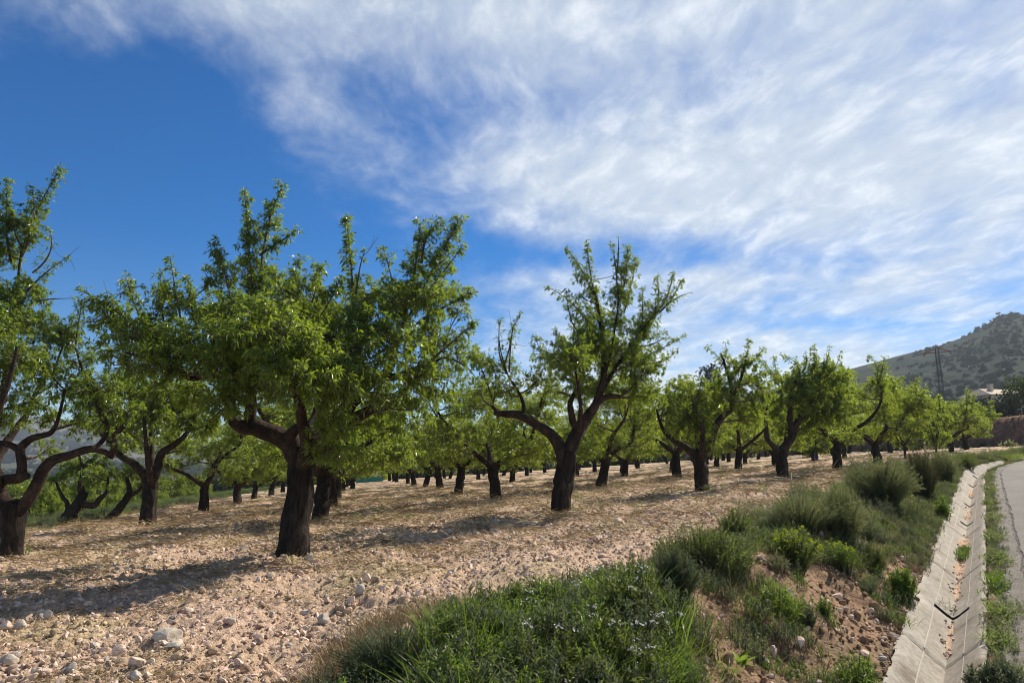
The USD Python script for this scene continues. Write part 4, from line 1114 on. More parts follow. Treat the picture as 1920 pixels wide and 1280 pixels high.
def build_shrubs():
    S = shrub
    S("grey_shrub", 1272, 1172, 92, 100, 401, "sage", "fine grey-green bush at the foot of the flowering grass on the bank crest", n=320, per_m=170, L=0.028, width=0.13, upright=1.4, hvar=.3)
    S("grey_shrub", 738, 1290, 190, 95, 402, "sage", "low feathery grey-green clump at the bottom edge, left of the tall green grass", n=480, per_m=170, L=0.024, width=0.12, upright=1.3)
    S("green_shrub", 1322, 1072, 160, 78, 403, "rosemary", "wide dark green upright bush on the bank crest behind the grey bush", n=420, per_m=130, L=0.034, width=0.2, upright=1.5, foot=.75)
    S("green_shrub", 1376, 1012, 66, 56, 404, "rosemary", "small dark bush against the bare field, behind the wide dark green bush", n=180, per_m=120, L=0.034, width=0.2, upright=1.2, foot=.5)
    S("broom_shrub", 1500, 1004, 122, 66, 405, "broom", "spreading light green broom bush with fine twigs beside the field edge", n=340, per_m=90, L=0.045, width=0.1, upright=1.0, foot=.35, up=1.2)
    S("broom_shrub", 1582, 1020, 108, 104, 406, "broom", "dense tall broom bush in the middle of the bank crest", n=420, per_m=100, L=0.045, width=0.1, upright=1.3, foot=.4, up=1.2)
    S("broom_shrub", 1658, 955, 118, 86, 407, "broom", "largest broom bush on the bank, with a dark shaded foot", n=520, per_m=90, L=0.055, width=0.1, upright=1.2, foot=.3, up=1.2)
    S("broom_shrub", 1612, 925, 60, 62, 417, "sage", "pale twiggy broom bush beneath the fifth front-row tree", n=200, per_m=70, L=0.055, width=0.1, foot=.4, up=1.2)
    S("broom_shrub", 1732, 938, 70, 96, 408, "brown_broom", "brownish half-dry broom bush behind the largest one", n=300, per_m=60, L=0.06, width=0.1, foot=.35, up=1.2)
    S("broom_shrub", 1774, 905, 62, 60, 409, "broom", "rounded broom bush near the far end of the bank", n=280, per_m=60, L=0.07, width=0.1, foot=.3, up=1.1)
    S("broom_shrub", 1815, 880, 40, 30, 410, "rosemary", "low dark bush where the concrete channel ends", n=160, per_m=40, L=0.08, width=0.12, foot=.4)
    S("broom_shrub", 1845, 866, 40, 22, 419, "broom", "flat tuft of brush beyond the end of the channel", n=140, per_m=40, L=0.08, width=0.12, foot=.5)
    S("green_shrub", 1640, 1074, 56, 56, 411, "rosemary", "small dark drooping shrub on the bank slope below the broom", n=180, per_m=130, L=0.03, width=0.2, upright=.7)
    S("grey_shrub", 1600, 1048, 70, 50, 412, "sage", "dull grey-green shrub on the slope above the dark drooping one", n=220, per_m=110, L=0.032, width=0.14)
    S("spurge_plant", 1490, 1072, 100, 72, 413, "rosemary", "leafy plant crowned with yellow-green flower heads on the bank", "flowering plant", n=200, per_m=110, L=0.04, width=0.25, upright=1.0, foot=.25, hvar=.25, stem_mat="grass", flowers=(90, "yellow_green", 0.026, "flower_heads"))
    S("spurge_plant", 1572, 1068, 84, 40, 418, "grass", "trailing weed dotted with yellow blooms below the broom", "flowering plant", n=120, per_m=90, L=0.035, width=0.2, foot=.7, hvar=.25, stem_mat="grass", flowers=(26, "yellow_green", 0.026, "flower_heads"))
    S("leafy_weed", 1694, 1128, 50, 66, 414, "bright", "bright yellow-green weed at the left lip of the channel", "weed", n=110, per_m=110, L=0.04, width=0.28, stem_mat="grass", foot=.5)
    S("leafy_weed", 1769, 972, 28, 38, 415, "bright", "small bright green weed on the channel lip further up", "weed", n=60, per_m=80, L=0.06, width=0.28, stem_mat="grass", foot=.5)
    S("leafy_weed", 1718, 978, 56, 44, 416, "broom", "wiry weed with a few yellow flowers on the slope above the channel", "weed", n=90, per_m=60, L=0.045, width=0.15, foot=.4, flowers=(8, "yellow_petal", 0.025, "flower_heads"))
    S("grass_tuft", 1450, 1135, 110, 58, 420, "grass", "loose green grass tuft with white blossoms on the upper slope", "grass tuft", n=170, per_m=60, L=0.07, width=0.1, foot=.8, stem_mat="grass", flowers=(22, "white_petal", 0.012, "blossoms"))
    S("grey_shrub", 1510, 1168, 40, 40, 421, "sage", "small grey-green cushion plant on the eroded slope", n=110, per_m=150, L=0.026, width=0.25)
    S("leafy_weed", 1610, 1296, 90, 62, 422, "grass", "weedy tuft beside the channel at the bottom edge", "weed", n=120, per_m=90, L=0.04, width=0.2, foot=.7, stem_mat="grass")
    S("leafy_weed", 1548, 1160, 30, 34, 423, "grass", "little green weed on the steep reddish cut", "weed", n=50, per_m=120, L=0.03, width=0.25, stem_mat="grass")
    S("grey_shrub", 1872, 1296, 92, 50, 424, "sage", "low blue-green leafy plant on the road verge at the bottom corner", n=260, per_m=130, L=0.03, width=0.35, foot=.85, hvar=.5)
    for k, (u, v, w, h, m, what) in enumerate([(1860, 1206, 46, 54, "grass", "grass tuft on the road verge just above the blue-green plant"), (1862, 1150, 44, 50, "grass", "lush grass tuft on the verge beside the channel slot"), (1862, 1098, 42, 44, "bright", "bright yellowish tuft on the verge between two grass tufts"),
                                             (1858, 1052, 40, 44, "grass", "dark green verge tuft with pale seed heads"), (1856, 1010, 30, 30, "grass", "fourth grass tuft up the road verge"), (1855, 975, 26, 26, "broom", "low verge tuft below the distant bend"), (1853, 945, 20, 22, "grass", "small verge tuft further up the road edge"), (1853, 920, 16, 18, "grass", "tiny verge tuft close to the bend"), (1857, 897, 18, 16, "broom", "farthest verge tuft where the road starts to bend")]):
        p = ground_at(u, v)
        px = p[1] / 1300
        s0, _ = road_sq(p[:1], p[1:2])
        r = np.random.default_rng(440 + k)
        n = 260
        Ls = (.34 + .10 * (k % 3)) * (1 + .02 * s0[0])
        ds, dq = r.normal(0, Ls * .6, n), r.normal(0, .055, n)
        x0, y0 = road_pt(s0[0] + ds, -.10 + .03 * (k % 2) + dq)
        base = on_ground(p[0], p[1], .02)
        zb = road_z(s0[0] + ds) - base[2] - .02
        Bp = np.c_[x0 - base[0], y0 - base[1], zb]
        Hh = h * px * .62 * np.exp(-(ds / Ls) ** 2 * .8) * r.uniform(.4, 1.15, n)
        D = unit(np.c_[r.normal(0, .38, (n, 2)), np.ones(n)])
        xx = xform("grass_tuft", base, 0, None, what, "grass tuft")
        part(xx, "blades", blades(Bp, D, Hh, np.full(n, .007 + .0006 * s0[0]), r, .6), M[m], kind="stuff")
        P2 = Bp[:60] + D[:60] * Hh[:60, None]
        part(xx, "foliage", fine_leaves(Bp[:60], (Bp[:60] + P2) / 2, P2, r, 70, .03 + .002 * s0[0], .3), M["broom" if m == "grass" else m], kind="stuff")
    # the dock plant with big leaves
    p = ground_at(1392, 1266)
    rng = np.random.default_rng(470)
    x = xform("dock_plant", on_ground(p[0], p[1]), 0, None, "broad-leaved green weed alone on the bare earth of the bank near the bottom edge", "weed")
    for k in range(13):
        a = k * 2.4
        d = unit(np.array([[math.cos(a) * (.35 + .03 * k), math.sin(a) * (.35 + .03 * k), 1.1 - .06 * k]]))
        part(x, "leaf", big_leaf(d[0], 0.15 - .003 * k, 0.045, rng), M["bright" if k % 3 == 0 else "grass"], smooth=True)


def big_leaf(d, L, W, rng):
    side = unit(np.cross(d, [0.1, 0.2, 1.0]))
    nrm = np.cross(side, d)
    t = np.linspace(0, 1, 7)
    w = W * np.sin(np.pi * np.clip(t * .92 + .06, 0, 1)) ** .8 * 0.5
    c = d[None] * (t * L)[:, None] + (np.array([d[0], d[1], 0]) * 0.5 - [0, 0, .35])[None] * (L * t ** 2 * .6)[:, None]
    P = np.stack([c - side * w[:, None] + nrm * (w * .5)[:, None], c, c + side * w[:, None] + nrm * (w * .5)[:, None]], 1)
    return quads(P)


M["brown_broom"] = leaf_look("half_dry_broom", (0.075, 0.065, 0.03), (0.17, 0.14, 0.07), (0.12, 0.11, 0.04), 0.7, 0.25, 0.2)
build_shrubs()


def stone_mesh(seed, sub=1, squash=.65, angular=.35):
    import trimesh
    m = trimesh.creation.icosphere(subdivisions=sub, radius=1.0)
    v = np.array(m.vertices)
    rng = np.random.default_rng(seed)
    for _ in range(7):                          # knock flat faces off it
        d = unit(rng.normal(0, 1, 3))
        h = rng.uniform(.45, .85)
        k = v @ d
        v = np.where((k > h)[:, None], v - d * (k - h)[:, None], v)
    v = v * (1 + angular * .35 * (meshkit.fbm(v * 1.7 + seed, 3, seed) * 2 - 1)[:, None])
    v = v * np.array([rng.uniform(.85, 1.25), rng.uniform(.7, 1.0), squash * rng.uniform(.8, 1.15)])
    return v, np.array(m.faces)


# ---- growth nobody could count
def clump(rng, n, R, H, W, bend=.5, lean=.35):
    B = np.c_[rng.normal(0, R * .5, (n, 2)), np.full(n, -0.02)]
    D = unit(np.c_[rng.normal(0, lean, (n, 2)), np.ones(n)])
    return blades(B, D, H * rng.uniform(.45, 1.1, n), W * rng.uniform(.6, 1.2, n), rng, bend)


def leafy_clump(rng, n, R, H, per_m=80, L=.03, width=.25):
    a, b, c = stems(rng, n, R, H, 1.3, .8, .5)
    return join([bezier_tubes(a, b, c, np.full(n, .0025), np.full(n, .001), 3), fine_leaves(a, b, c, rng, per_m, L, width)])


def flower_stems(rng, n, R, H, size=.012):
    a, b, c = stems(rng, n, R, H, 1.2, .8, .4)
    q = np.repeat(c, 9, 0) + rng.normal(0, size * 1.3, (9 * n, 3)) * [1, 1, .3]
    return bezier_tubes(a, b, c, np.full(n, .0016), np.full(n, .001), 3), leaf_mesh(q, unit(rng.normal(0, 1, (9 * n, 3)) + [0, 0, .5]), np.full(9 * n, size), rng, .7, .1)


def in_poly(u, v, poly):
    from matplotlib.path import Path
    return Path(poly).contains_points(np.c_[u, v])


def poly_inside(x, y, P):
    inside = np.zeros(len(x), bool)
    for (x0, y0), (x1, y1) in zip(P, np.roll(P, -1, 0)):
        c = ((y0 > y) != (y1 > y)) & (x < (x1 - x0) * (y - y0) / (y1 - y0 + 1e-12) + x0)
        inside ^= c
    return inside


def at_pixels(poly):
    return np.array([ground_at(u, v)[:2] for u, v in poly])


def sample_poly(rng, P, n):
    lo, hi = P.min(0), P.max(0)
    out = np.zeros((0, 2))
    while len(out) < n:
        q = rng.uniform(lo, hi, (n * 3, 2))
        out = np.vstack([out, q[poly_inside(q[:, 0], q[:, 1], P)]])
    return out[:n]


def scatter(name, protos, xy, rng, smin, smax, tilt=.2, sink=0.0, which=None, **kw):
    z = height(xy[:, 0], xy[:, 1]) - sink
    n = len(xy)
    return instancer(name, protos, np.c_[xy, z], rng.integers(0, len(protos), n) if which is None else which, zquat(rng, n, tilt), rng.uniform(smin, smax, n), **kw)


def build_growth():
    rng = np.random.default_rng(77)
    main = at_pixels([(800, 1340), (800, 1262), (840, 1225), (910, 1190), (1000, 1168), (1120, 1158), (1225, 1158), (1262, 1200), (1290, 1260), (1320, 1400), (1000, 1500), (820, 1450)])
    protos = [(clump(np.random.default_rng(500 + k), 60, .10, .30, .007), M["grass"], False) for k in range(3)] + [(leafy_clump(np.random.default_rng(510 + k), 34, .11, .29, 110, .028, .3), M[["grass", "rosemary", "sage"][k]], False) for k in range(3)]
    xy = sample_poly(rng, main, 520)
    scatter("tall_grass", protos, xy, rng, .65, 1.15, kind="stuff", label="tall green grass and leafy stems on the bank crest in the foreground", cat="grass")
    # bright blades left of centre
    br = at_pixels([(860, 1300), (870, 1240), (925, 1225), (940, 1290)])
    scatter("bright_grass", [(clump(np.random.default_rng(520 + k), 70, .09, .36, .009, .4, .25), M["bright"], False) for k in range(2)], sample_poly(rng, br, 16), rng, .8, 1.1, kind="stuff", label="patch of brighter upright grass blades within the foreground grass", cat="grass")
    fl = at_pixels([(1000, 1230), (1100, 1190), (1230, 1170), (1262, 1230), (1270, 1340), (1000, 1400)])
    for nm, poly, cnt in (("white_flowers", fl, 20), ("white_flowers", main, 12)):
        F = [flower_stems(np.random.default_rng(530 + k), [1, 2, 3][k], .14, .38, .017) for k in range(3)]
        xy = sample_poly(rng, poly, cnt)
        scatter(nm, [(f[1], M["white_petal"], False) for f in F], xy, np.random.default_rng(531), .8, 1.15, 0.1, kind="stuff", label="small white blossoms standing over the foreground grass" if poly is fl else "scattered white blossoms further left over the foreground grass", cat="flowers")
        scatter("flower_stalks", [(f[0], M["grass"], False) for f in F], xy, np.random.default_rng(531), .8, 1.15, 0.1, kind="stuff", label="thin stalks of the white blossoms" if poly is fl else "thin stalks of the scattered blossoms further left", cat="stalks")
    dry = at_pixels([(560, 1290), (640, 1200), (760, 1165), (860, 1150), (960, 1140), (940, 1185), (820, 1215), (700, 1262), (640, 1320)])
    scatter("dry_grass", [(clump(np.random.default_rng(540 + k), 40, .12, .2, .004, .6, .5), M["brown_dry" if k < 2 else "straw"], False) for k in range(4)], sample_poly(rng, dry, 190), rng, .6, 1.2, kind="stuff", label="brown dry grass at the edge of the field before the green grass", cat="dry grass")
    # low cover on the whole bank
    pro = [(leafy_clump(np.random.default_rng(550 + k), 22, .10, .13, 120, .022, .3), M[["sage", "grass", "broom", "sage"][k]], False) for k in range(4)] + [(clump(np.random.default_rng(556 + k), 40, .08, .16, .005, .6, .5), M[["grass", "straw", "brown_dry"][k]], False) for k in range(3)]
    n = 9500
    s, q = rng.uniform(1.2, 36, n) ** 1.0, rng.uniform(-2.7, -.8, n)
    x, y = road_pt(s, q)
    cover = n2(x, y, .7, 3, 60) + .45 * ((q + 1.9) < 0) + .25 * (s > 11) - .22 * ((q > -1.5) & (s < 10))
    keep = cover > -.13
    xy = np.c_[x, y][keep]
    scatter("bank_weeds", pro, xy, rng, .5, 1.25, kind="stuff", label="low weeds and grasses scattered over the earth bank", cat="weeds")
    # crest growth along the far bank and verge
    n = 420
    s, q = rng.uniform(9, 48, n), rng.normal(-2.0, .45, n)
    x, y = road_pt(s, q)
    scatter("bank_brush", [(leafy_clump(np.random.default_rng(560 + k), 40, .22, .34, 70, .045, .14), M[["broom", "sage", "rosemary"][k]], False) for k in range(3)], np.c_[x, y], rng, .5, 1.15, kind="stuff", label="mixed brush filling the crest of the bank between the bushes", cat="brush")
    n = 620
    s, q = rng.uniform(3.5, 42, n), rng.normal(-.075, .06, n)
    x, y = road_pt(s, np.clip(q, -.2, .08))
    scatter("verge_grass", pro[1:6], np.c_[x, y], rng, .35, .8, kind="stuff", label="thin grass line between the concrete channel and the road", cat="grass")
    n = 260
    s, q = rng.uniform(33, 60, n), rng.uniform(-2.5, 0.0, n)
    x, y = road_pt(s, q)
    scatter("far_verge_grass", [(clump(np.random.default_rng(570 + k), 40, .2, .25, .012), M[["grass", "bright"][k]], False) for k in range(2)], np.c_[x, y], rng, .7, 1.4, kind="stuff", label="green grass strip beyond the bend of the road", cat="grass")
    n = 260
    s, q = rng.uniform(2.5, 30, n), rng.normal(-1.9, .4, n)
    x, y = road_pt(s, np.minimum(q, -1.0))
    scatter("dry_stalks", [(clump(np.random.default_rng(565 + k), 7, .10, .46, .0045, .35, .35), M[["straw", "brown_dry"][k]], False) for k in range(2)], np.c_[x, y], rng, .5, 1.15, kind="stuff", label="bare dry stalks left among the green growth of the bank", cat="stalks")
    n = 900
    s, q = rng.uniform(2.0, 24, n), Q_L - .03 - np.abs(rng.normal(0, .07, n))
    x, y = road_pt(s, q)
    size = np.clip(np.exp(rng.normal(math.log(.016), .5, n)), .007, .05)
    instancer("lip_rubble", [(stone_mesh(740 + k, 1), M[["bank", "rock_pink", "silt"][k]], 35) for k in range(3)], np.c_[x, y, np.maximum(height(x, y), road_z(s) + .005) + size * .2], rng.integers(0, 3, n), zquat(rng, n, .8), size, kind="stuff", label="crumbled earth and rubble spilled on the left lip of the channel", cat="rubble")
    # weeds in the silt of the channel
    s, q = rng.uniform(11.9, 12.8, 26), Q_I + rng.normal(0, .04, 26)
    x, y = road_pt(s, q)
    instancer("channel_weeds", [(leafy_clump(np.random.default_rng(575), 14, .06, .08, 140, .02, .35), M["grass"], False)], np.c_[x, y, road_z(s) - .16], np.zeros(26, int), zquat(rng, 26), rng.uniform(.6, 1.1, 26), kind="stuff", label="little weeds rooted in the silt of the channel bottom", cat="weeds")
    # weedy strip at the left
    n = 3800
    y = rng.uniform(11, 88, n)
    eo = rng.gamma(2.0, 1.6, n) - .6
    a = A / np.hypot(*A)
    lat = -(eo + 3.3 + .012 * np.maximum(y - 17, 0))
    x = -6.66 + (lat + (y - 4.84) * a[0]) / a[1]
    ok = (x / y > -.86)
    pro = [(clump(np.random.default_rng(580 + k), 34, .16, .30, .010, .6, .4), M[["grass", "sage", "broom", "straw"][k]], False) for k in range(4)] + [(leafy_clump(np.random.default_rng(586 + k), 22, .2, .3, 50, .05, .3), M[["grass", "sage"][k]], False) for k in range(2)]
    scatter("strip_weeds", pro, np.c_[x, y][ok], rng, .5, 1.25, kind="stuff", label="weeds and wild flowers of the untilled strip left of the field", cat="weeds")
    # tufts round the trunks and strays in the field
    P = []
    for i in range(-1, 10):
        for j in range(0, 8):
            c = O + A * j + B * i
            m = int(rng.integers(2, 8)) if (i, j) not in ((1, 0), (0, 0)) else 3
            P.append(c + rng.normal(0, [.4, .28], (m, 2)) + [.1, .05])
    P = np.vstack(P)
    s, q = road_sq(P[:, 0], P[:, 1])
    wd, _ = wall_d(P[:, 0], P[:, 1])
    P = P[(q < -2.2) & (wd < -1) & (P[:, 1] > 5)]
    n = 240
    y = rng.uniform(13, 70, n)
    Q = np.c_[rng.uniform(-.4, .5, n) * y, y]
    s, q = road_sq(Q[:, 0], Q[:, 1])
    wd, _ = wall_d(Q[:, 0], Q[:, 1])
    Q = Q[(q < -2.4) & (wd < -1) & (edge_offset(Q[:, 0], Q[:, 1]) < -.5)]
    scatter("trunk_weeds", [(clump(np.random.default_rng(590 + k), 30, .13, .2, .008, .5, .5), M[["bright", "grass"][k]], False) for k in range(2)] + [(leafy_clump(np.random.default_rng(593), 16, .14, .2, 70, .035, .3), M["grass"], False)], np.vstack([P, Q]), rng, .5, 1.2, kind="stuff", label="weeds left standing round the trunks and between the rows", cat="weeds")
    # straw and cut weeds on the tilled ground
    n = 12000
    y = np.exp(rng.uniform(np.log(3.4), np.log(46), n))
    x = rng.uniform(-.85, .62, n) * y
    s, q = road_sq(x, y)
    ok = (q < -2.1) & (edge_offset(x, y) < .4) & (n2(x, y, 1.2, 3, 61) + .25 * np.clip((y - 5) / 6, -1, 1) > .02)
    x, y = x[ok], y[ok]
    pro = []
    for k in range(4):
        r = np.random.default_rng(600 + k)
        m = 16
        Bb = np.c_[r.normal(0, .09, (m, 2)), r.uniform(.005, .035, m)]
        D = unit(np.c_[r.normal(0, 1, (m, 2)), r.uniform(-.05, .3, m)])
        pro.append((blades(Bb, D, r.uniform(.06, .2, m), np.full(m, .006), r, .2, 2), M["straw" if k < 3 else "brown_dry"], False))
    yy = y
    z = height(x, y)
    instancer("straw", pro, np.c_[x, y, z], rng.integers(0, 4, len(x)), zquat(rng, len(x), .2), rng.uniform(.6, 1.2, len(x)) * np.clip(yy / 9, .55, 2.2), kind="stuff", label="dry straw and cut weeds strewn over the tilled ground", cat="straw")


build_growth()
for k, (u, v, vb, lab) in enumerate([(1205, 1103, 1200, "topmost yellow flower of three at the right end of the tall grass"), (1191, 1110, 1205, "left yellow flower of three at the right end of the tall grass"), (1209, 1096, 1210, "right yellow flower of three at the end of the tall grass")]):
    r = np.random.default_rng(650 + k)
    p = ground_at(u + 4, vb)
    base = on_ground(p[0], p[1])
    top = ray(u, v) * p[1] - base
    x = xform("yellow_flower", base, 0, None, lab, "flower")
    part(x, "stalk", bezier_tubes(np.zeros((1, 3)), np.array([[.01, 0, top[2] * .5]]), top[None], [.0025], [.0018], 5), M["grass"])
    a = np.arange(12) * 2 * np.pi / 12
    D = unit(np.stack([np.cos(a), np.sin(a) , np.full(12, .35)], 1))
    part(x, "petals", leaf_mesh(np.repeat(top[None], 12, 0), D, np.full(12, .02), r, .45, .05), M["yellow_petal"])


# ---------------------------------------------------------------- stones
def build_stones():
    rng = np.random.default_rng(88)
    protos = [(stone_mesh(700 + k, 1), M[["rock_pink", "rock", "rock_pink", "soil", "soil", "rock_pink"][k]], 35) for k in range(6)]
    n = 52000
    y = np.exp(rng.uniform(np.log(2.8), np.log(24), n))
    x = rng.uniform(-.88, .68, n) * y
    s, q = road_sq(x, y)
    ok = (q < -1.9) & (edge_offset(x, y) < .5)
    x, y = x[ok], y[ok]
    size = np.clip(np.exp(rng.normal(math.log(.0135), .55, len(x))), .006, .055) * np.clip(y / 8.0, .8, 1.35)
    which = rng.choice(6, len(x), p=[.2, .045, .2, .215, .2, .14])
    z = height(x, y)
    instancer("field_stones", protos, np.c_[x, y, z + size * .15], which, zquat(rng, len(x), .6), size, kind="stuff", label="small pinkish stones and clods covering the tilled field", cat="stones")
    n = 8000
    s, q = rng.uniform(1.0, 22, n), -0.78 - np.abs(rng.normal(0, .65, n))
    x, y = road_pt(s, q)
    size = np.clip(np.exp(rng.normal(math.log(.014), .6, n)), .006, .06)
    instancer("bank_stones", [(stone_mesh(720 + k, 1), M[["rock_pink", "bank", "bank", "bank"][k]], 35) for k in range(4)], np.c_[x, y, height(x, y) + size * .1], rng.integers(0, 4, n), zquat(rng, n, .8), size, kind="stuff", label="pebbles and crumbs of earth on the eroded bank", cat="stones")
    n = 2600
    s, q = rng.uniform(2.5, 30, n), rng.uniform(-.02, .30, n)
    x, y = road_pt(s, q)
    size = np.clip(np.exp(rng.normal(math.log(.008), .4, n)), .004, .02)
    instancer("shoulder_gravel", [(stone_mesh(730 + k, 1), M[["rock", "shoulder"][k]], 35) for k in range(2)], np.c_[x, y, road_z(s) + .012], rng.integers(0, 2, n), zquat(rng, n, .8), size, kind="stuff", label="loose gravel along the crumbling asphalt edge", cat="gravel")
    n = 150
    s = rng.choice([8.2, 10.4, 11.5, 13.4, 17.2, 21.5], n) + rng.normal(0, .6, n)
    q = Q_I + rng.normal(0, .035, n)
    x, y = road_pt(s, q)
    instancer("channel_pebbles", [(stone_mesh(735, 1), M["rock_pink"], 35)], np.c_[x, y, road_z(s) + channel_profile(q) + .022], np.zeros(n, int), zquat(rng, n, .8), rng.uniform(.008, .022, n), kind="stuff", label="pebbles lying in the bottom of the channel", cat="pebbles")
    big = [(310, 1222, 66, 34, "rock", "largest pale angular slab of stone, lower left in the field"), (325, 1237, 40, 14, "rock", "flat white stone lying just before the largest slab"), (12, 1246, 42, 26, "rock", "pale stone cut by the left picture edge near the bottom"), (84, 1268, 30, 26, "rock_pink", "brown pointed stone near the bottom left corner"),
           (163, 1264, 36, 20, "rock_pink", "rounded brown stone with a lit upper rim, bottom left"), (183, 1256, 28, 18, "rock_pink", "tan stone leaning on the rounded brown one"), (221, 1240, 30, 26, "rock_pink", "dark wedge-shaped stone standing upright between the slab and the brown stones"), (254, 1268, 34, 26, "rock_pink", "dark reddish stone at the bottom edge below the slab"), (252, 1286, 32, 22, "rock", "grey block half cut by the bottom edge"),
           (34, 1150, 22, 16, "rock", "round white stone at the rim of the tree shadow, far left"), (74, 1172, 18, 20, "rock", "upright pale stone in the shadow, left one of a pair"), (88, 1178, 22, 20, "rock", "grey stone in the shadow, right one of a pair"), (8, 1194, 34, 24, "rock_pink", "reddish boulder in shadow at the left edge"), (34, 1194, 30, 24, "rock", "grey boulder in shadow beside the reddish one"),
           (675, 1124, 22, 26, "rock", "grey and white stone standing before the big tree, right of its shadow"), (688, 1104, 16, 18, "rock_pink", "small pink pointed stone just behind the grey and white one"), (657, 1140, 18, 18, "rock_pink", "pinkish stone left of the grey and white one"), (604, 1168, 30, 22, "rock", "pale stone left of the brown dry grass"), (572, 1140, 22, 14, "rock", "bluish grey stone in the sunlit field below the big trunk"),
           (879, 1120, 20, 12, "rock_pink", "brown flat stone right at the upper fringe of the grass"), (848, 1074, 20, 10, "rock", "white flat stone in the middle of the sunlit field"), (782, 1128, 28, 12, "rock_pink", "low pink stone beside the dry grass"), (812, 1118, 18, 10, "rock", "white pebble-like stone near the dry grass"), (880, 1058, 16, 12, "rock_pink", "rust-coloured stone in the field below the second tree"), (458, 1038, 26, 18, "rock_pink", "reddish lump left of the big trunk"),
           (582, 1052, 20, 18, "rock", "grey stone against the foot of the big trunk"), (430, 1182, 24, 12, "rock", "small white stone right of the large slab"), (120, 1228, 30, 14, "rock_pink", "flat pinkish stone left of the dark wedge"), (1366, 1074, 30, 20, "grey_rock", "dark grey round stone under the wide bush on the bank"), (1838, 1172, 13, 13, "grey_rock", "round brown stone lying on the right lip of the channel"),
           (1632, 1262, 16, 10, "rock_pink", "pink stone at the left lip of the channel, bottom edge"), (1655, 1238, 20, 11, "rock", "pale stone on the left lip of the channel"), (1622, 1228, 22, 12, "rock_pink", "reddish stone above the left channel lip")]
    for k, (u, v, w, h, m, lab) in enumerate(big):
        p = ground_at(u, v)
        px = p[1] / 1300
        vv, ff = stone_mesh(760 + k, 3, 1.0, .5)
        vv = vv / np.abs(vv).max(0)
        vv = vv * [w * px * .43, w * px * .33, h * px * .52]
        loc = on_ground(p[0], p[1])
        if u == 1838:
            loc[2] += .02
        xx = UsdGeom.Xform.Define
        o = single("stone", (vv + loc + [0, 0, h * px * .22], ff), M[m], smooth=30, label=lab, cat="stone")


M["grey_rock"] = look("dark_grey_stone", [(0.3, (0.10, 0.09, 0.075)), (0.7, (0.20, 0.17, 0.14))], 5.0, (0.7, 1.2), 30.0, 0.006, 50.0)
build_stones()
# ---------------------------------------------------------------- things in the distance
def box(c, s):
    c, s = np.asarray(c, float), np.asarray(s, float) / 2
    v = np.array([(x, y, z) for x in (-1, 1) for y in (-1, 1) for z in (-1, 1)]) * s + c
    return v, np.array([[0, 1, 3, 2], [4, 6, 7, 5], [0, 4, 5, 1], [2, 3, 7, 6], [0, 2, 6, 4], [1, 5, 7, 3]])


def bar(a, b, r, sides=4):
    a, b = np.asarray(a, float), np.asarray(b, float)
    return bezier_tubes(a[None], ((a + b) / 2)[None], b[None], [r], [r], 1, sides)


def pylon():
    Y = 132.0
    d = ray(1756, 652)
    x, top = d[0] * Y, d[2] * Y
    z0 = float(height(np.array([x]), np.array([Y]), False)[0]) - .3
    H = top - z0
    t = xform("pylon", (x, Y, z0), math.radians(-20), None, "dark steel lattice power pylon with reddish crossarms in front of the hill", "pylon")
    hw = lambda z: .40 - .15 * z / H
    for sx in (-1, 1):
        for sy in (-1, 1):
            part(t, "leg", bar((sx * hw(0), sy * hw(0), 0), (sx * hw(H), sy * hw(H), H), .05), M["steel"])
    br = []
    zs = np.linspace(0, H, int(H / 1.0) + 1)
    for a, b in zip(zs[:-1], zs[1:]):
        for (x0, y0), (x1, y1) in zip([(-1, -1), (1, -1), (1, 1), (-1, 1)], [(1, -1), (1, 1), (-1, 1), (-1, -1)]):
            br.append(bar((x0 * hw(a), y0 * hw(a), a), (x1 * hw(b), y1 * hw(b), b), .028))
            br.append(bar((x0 * hw(b), y0 * hw(b), b), (x1 * hw(b), y1 * hw(b), b), .04))
    part(t, "lattice", join(br), M["steel"], kind="stuff")
    for sx in (-1, 1):
        zt = H - .9
        tip = np.array([sx * 2.25, 0, zt + (.15 if sx > 0 else -.1)])
        pts = [(sx * hw(H), -hw(H), zt), (sx * hw(H), hw(H), zt), (sx * hw(H), -hw(H), zt + .75), (sx * hw(H), hw(H), zt + .75)]
        arm = [bar(p, tip, .06) for p in pts]
        arm += [bar(np.array(p) * .5 + tip * .5, np.array(q) * .5 + tip * .5, .035) for p, q in zip(pts, pts[1:] + pts[:1])]
        arm += [box(tip - [sx * .1, 0, .05], (.5, .14, .3))]
        part(t, "crossarm", join(arm), M["rust"])
        ins = [bar(tip + [0, 0, -.1 - k * .12], tip + [0, 0, -.16 - k * .12], .1, 6) for k in range(5)]
        part(t, "insulator", join(ins), M["steel"])


pylon()


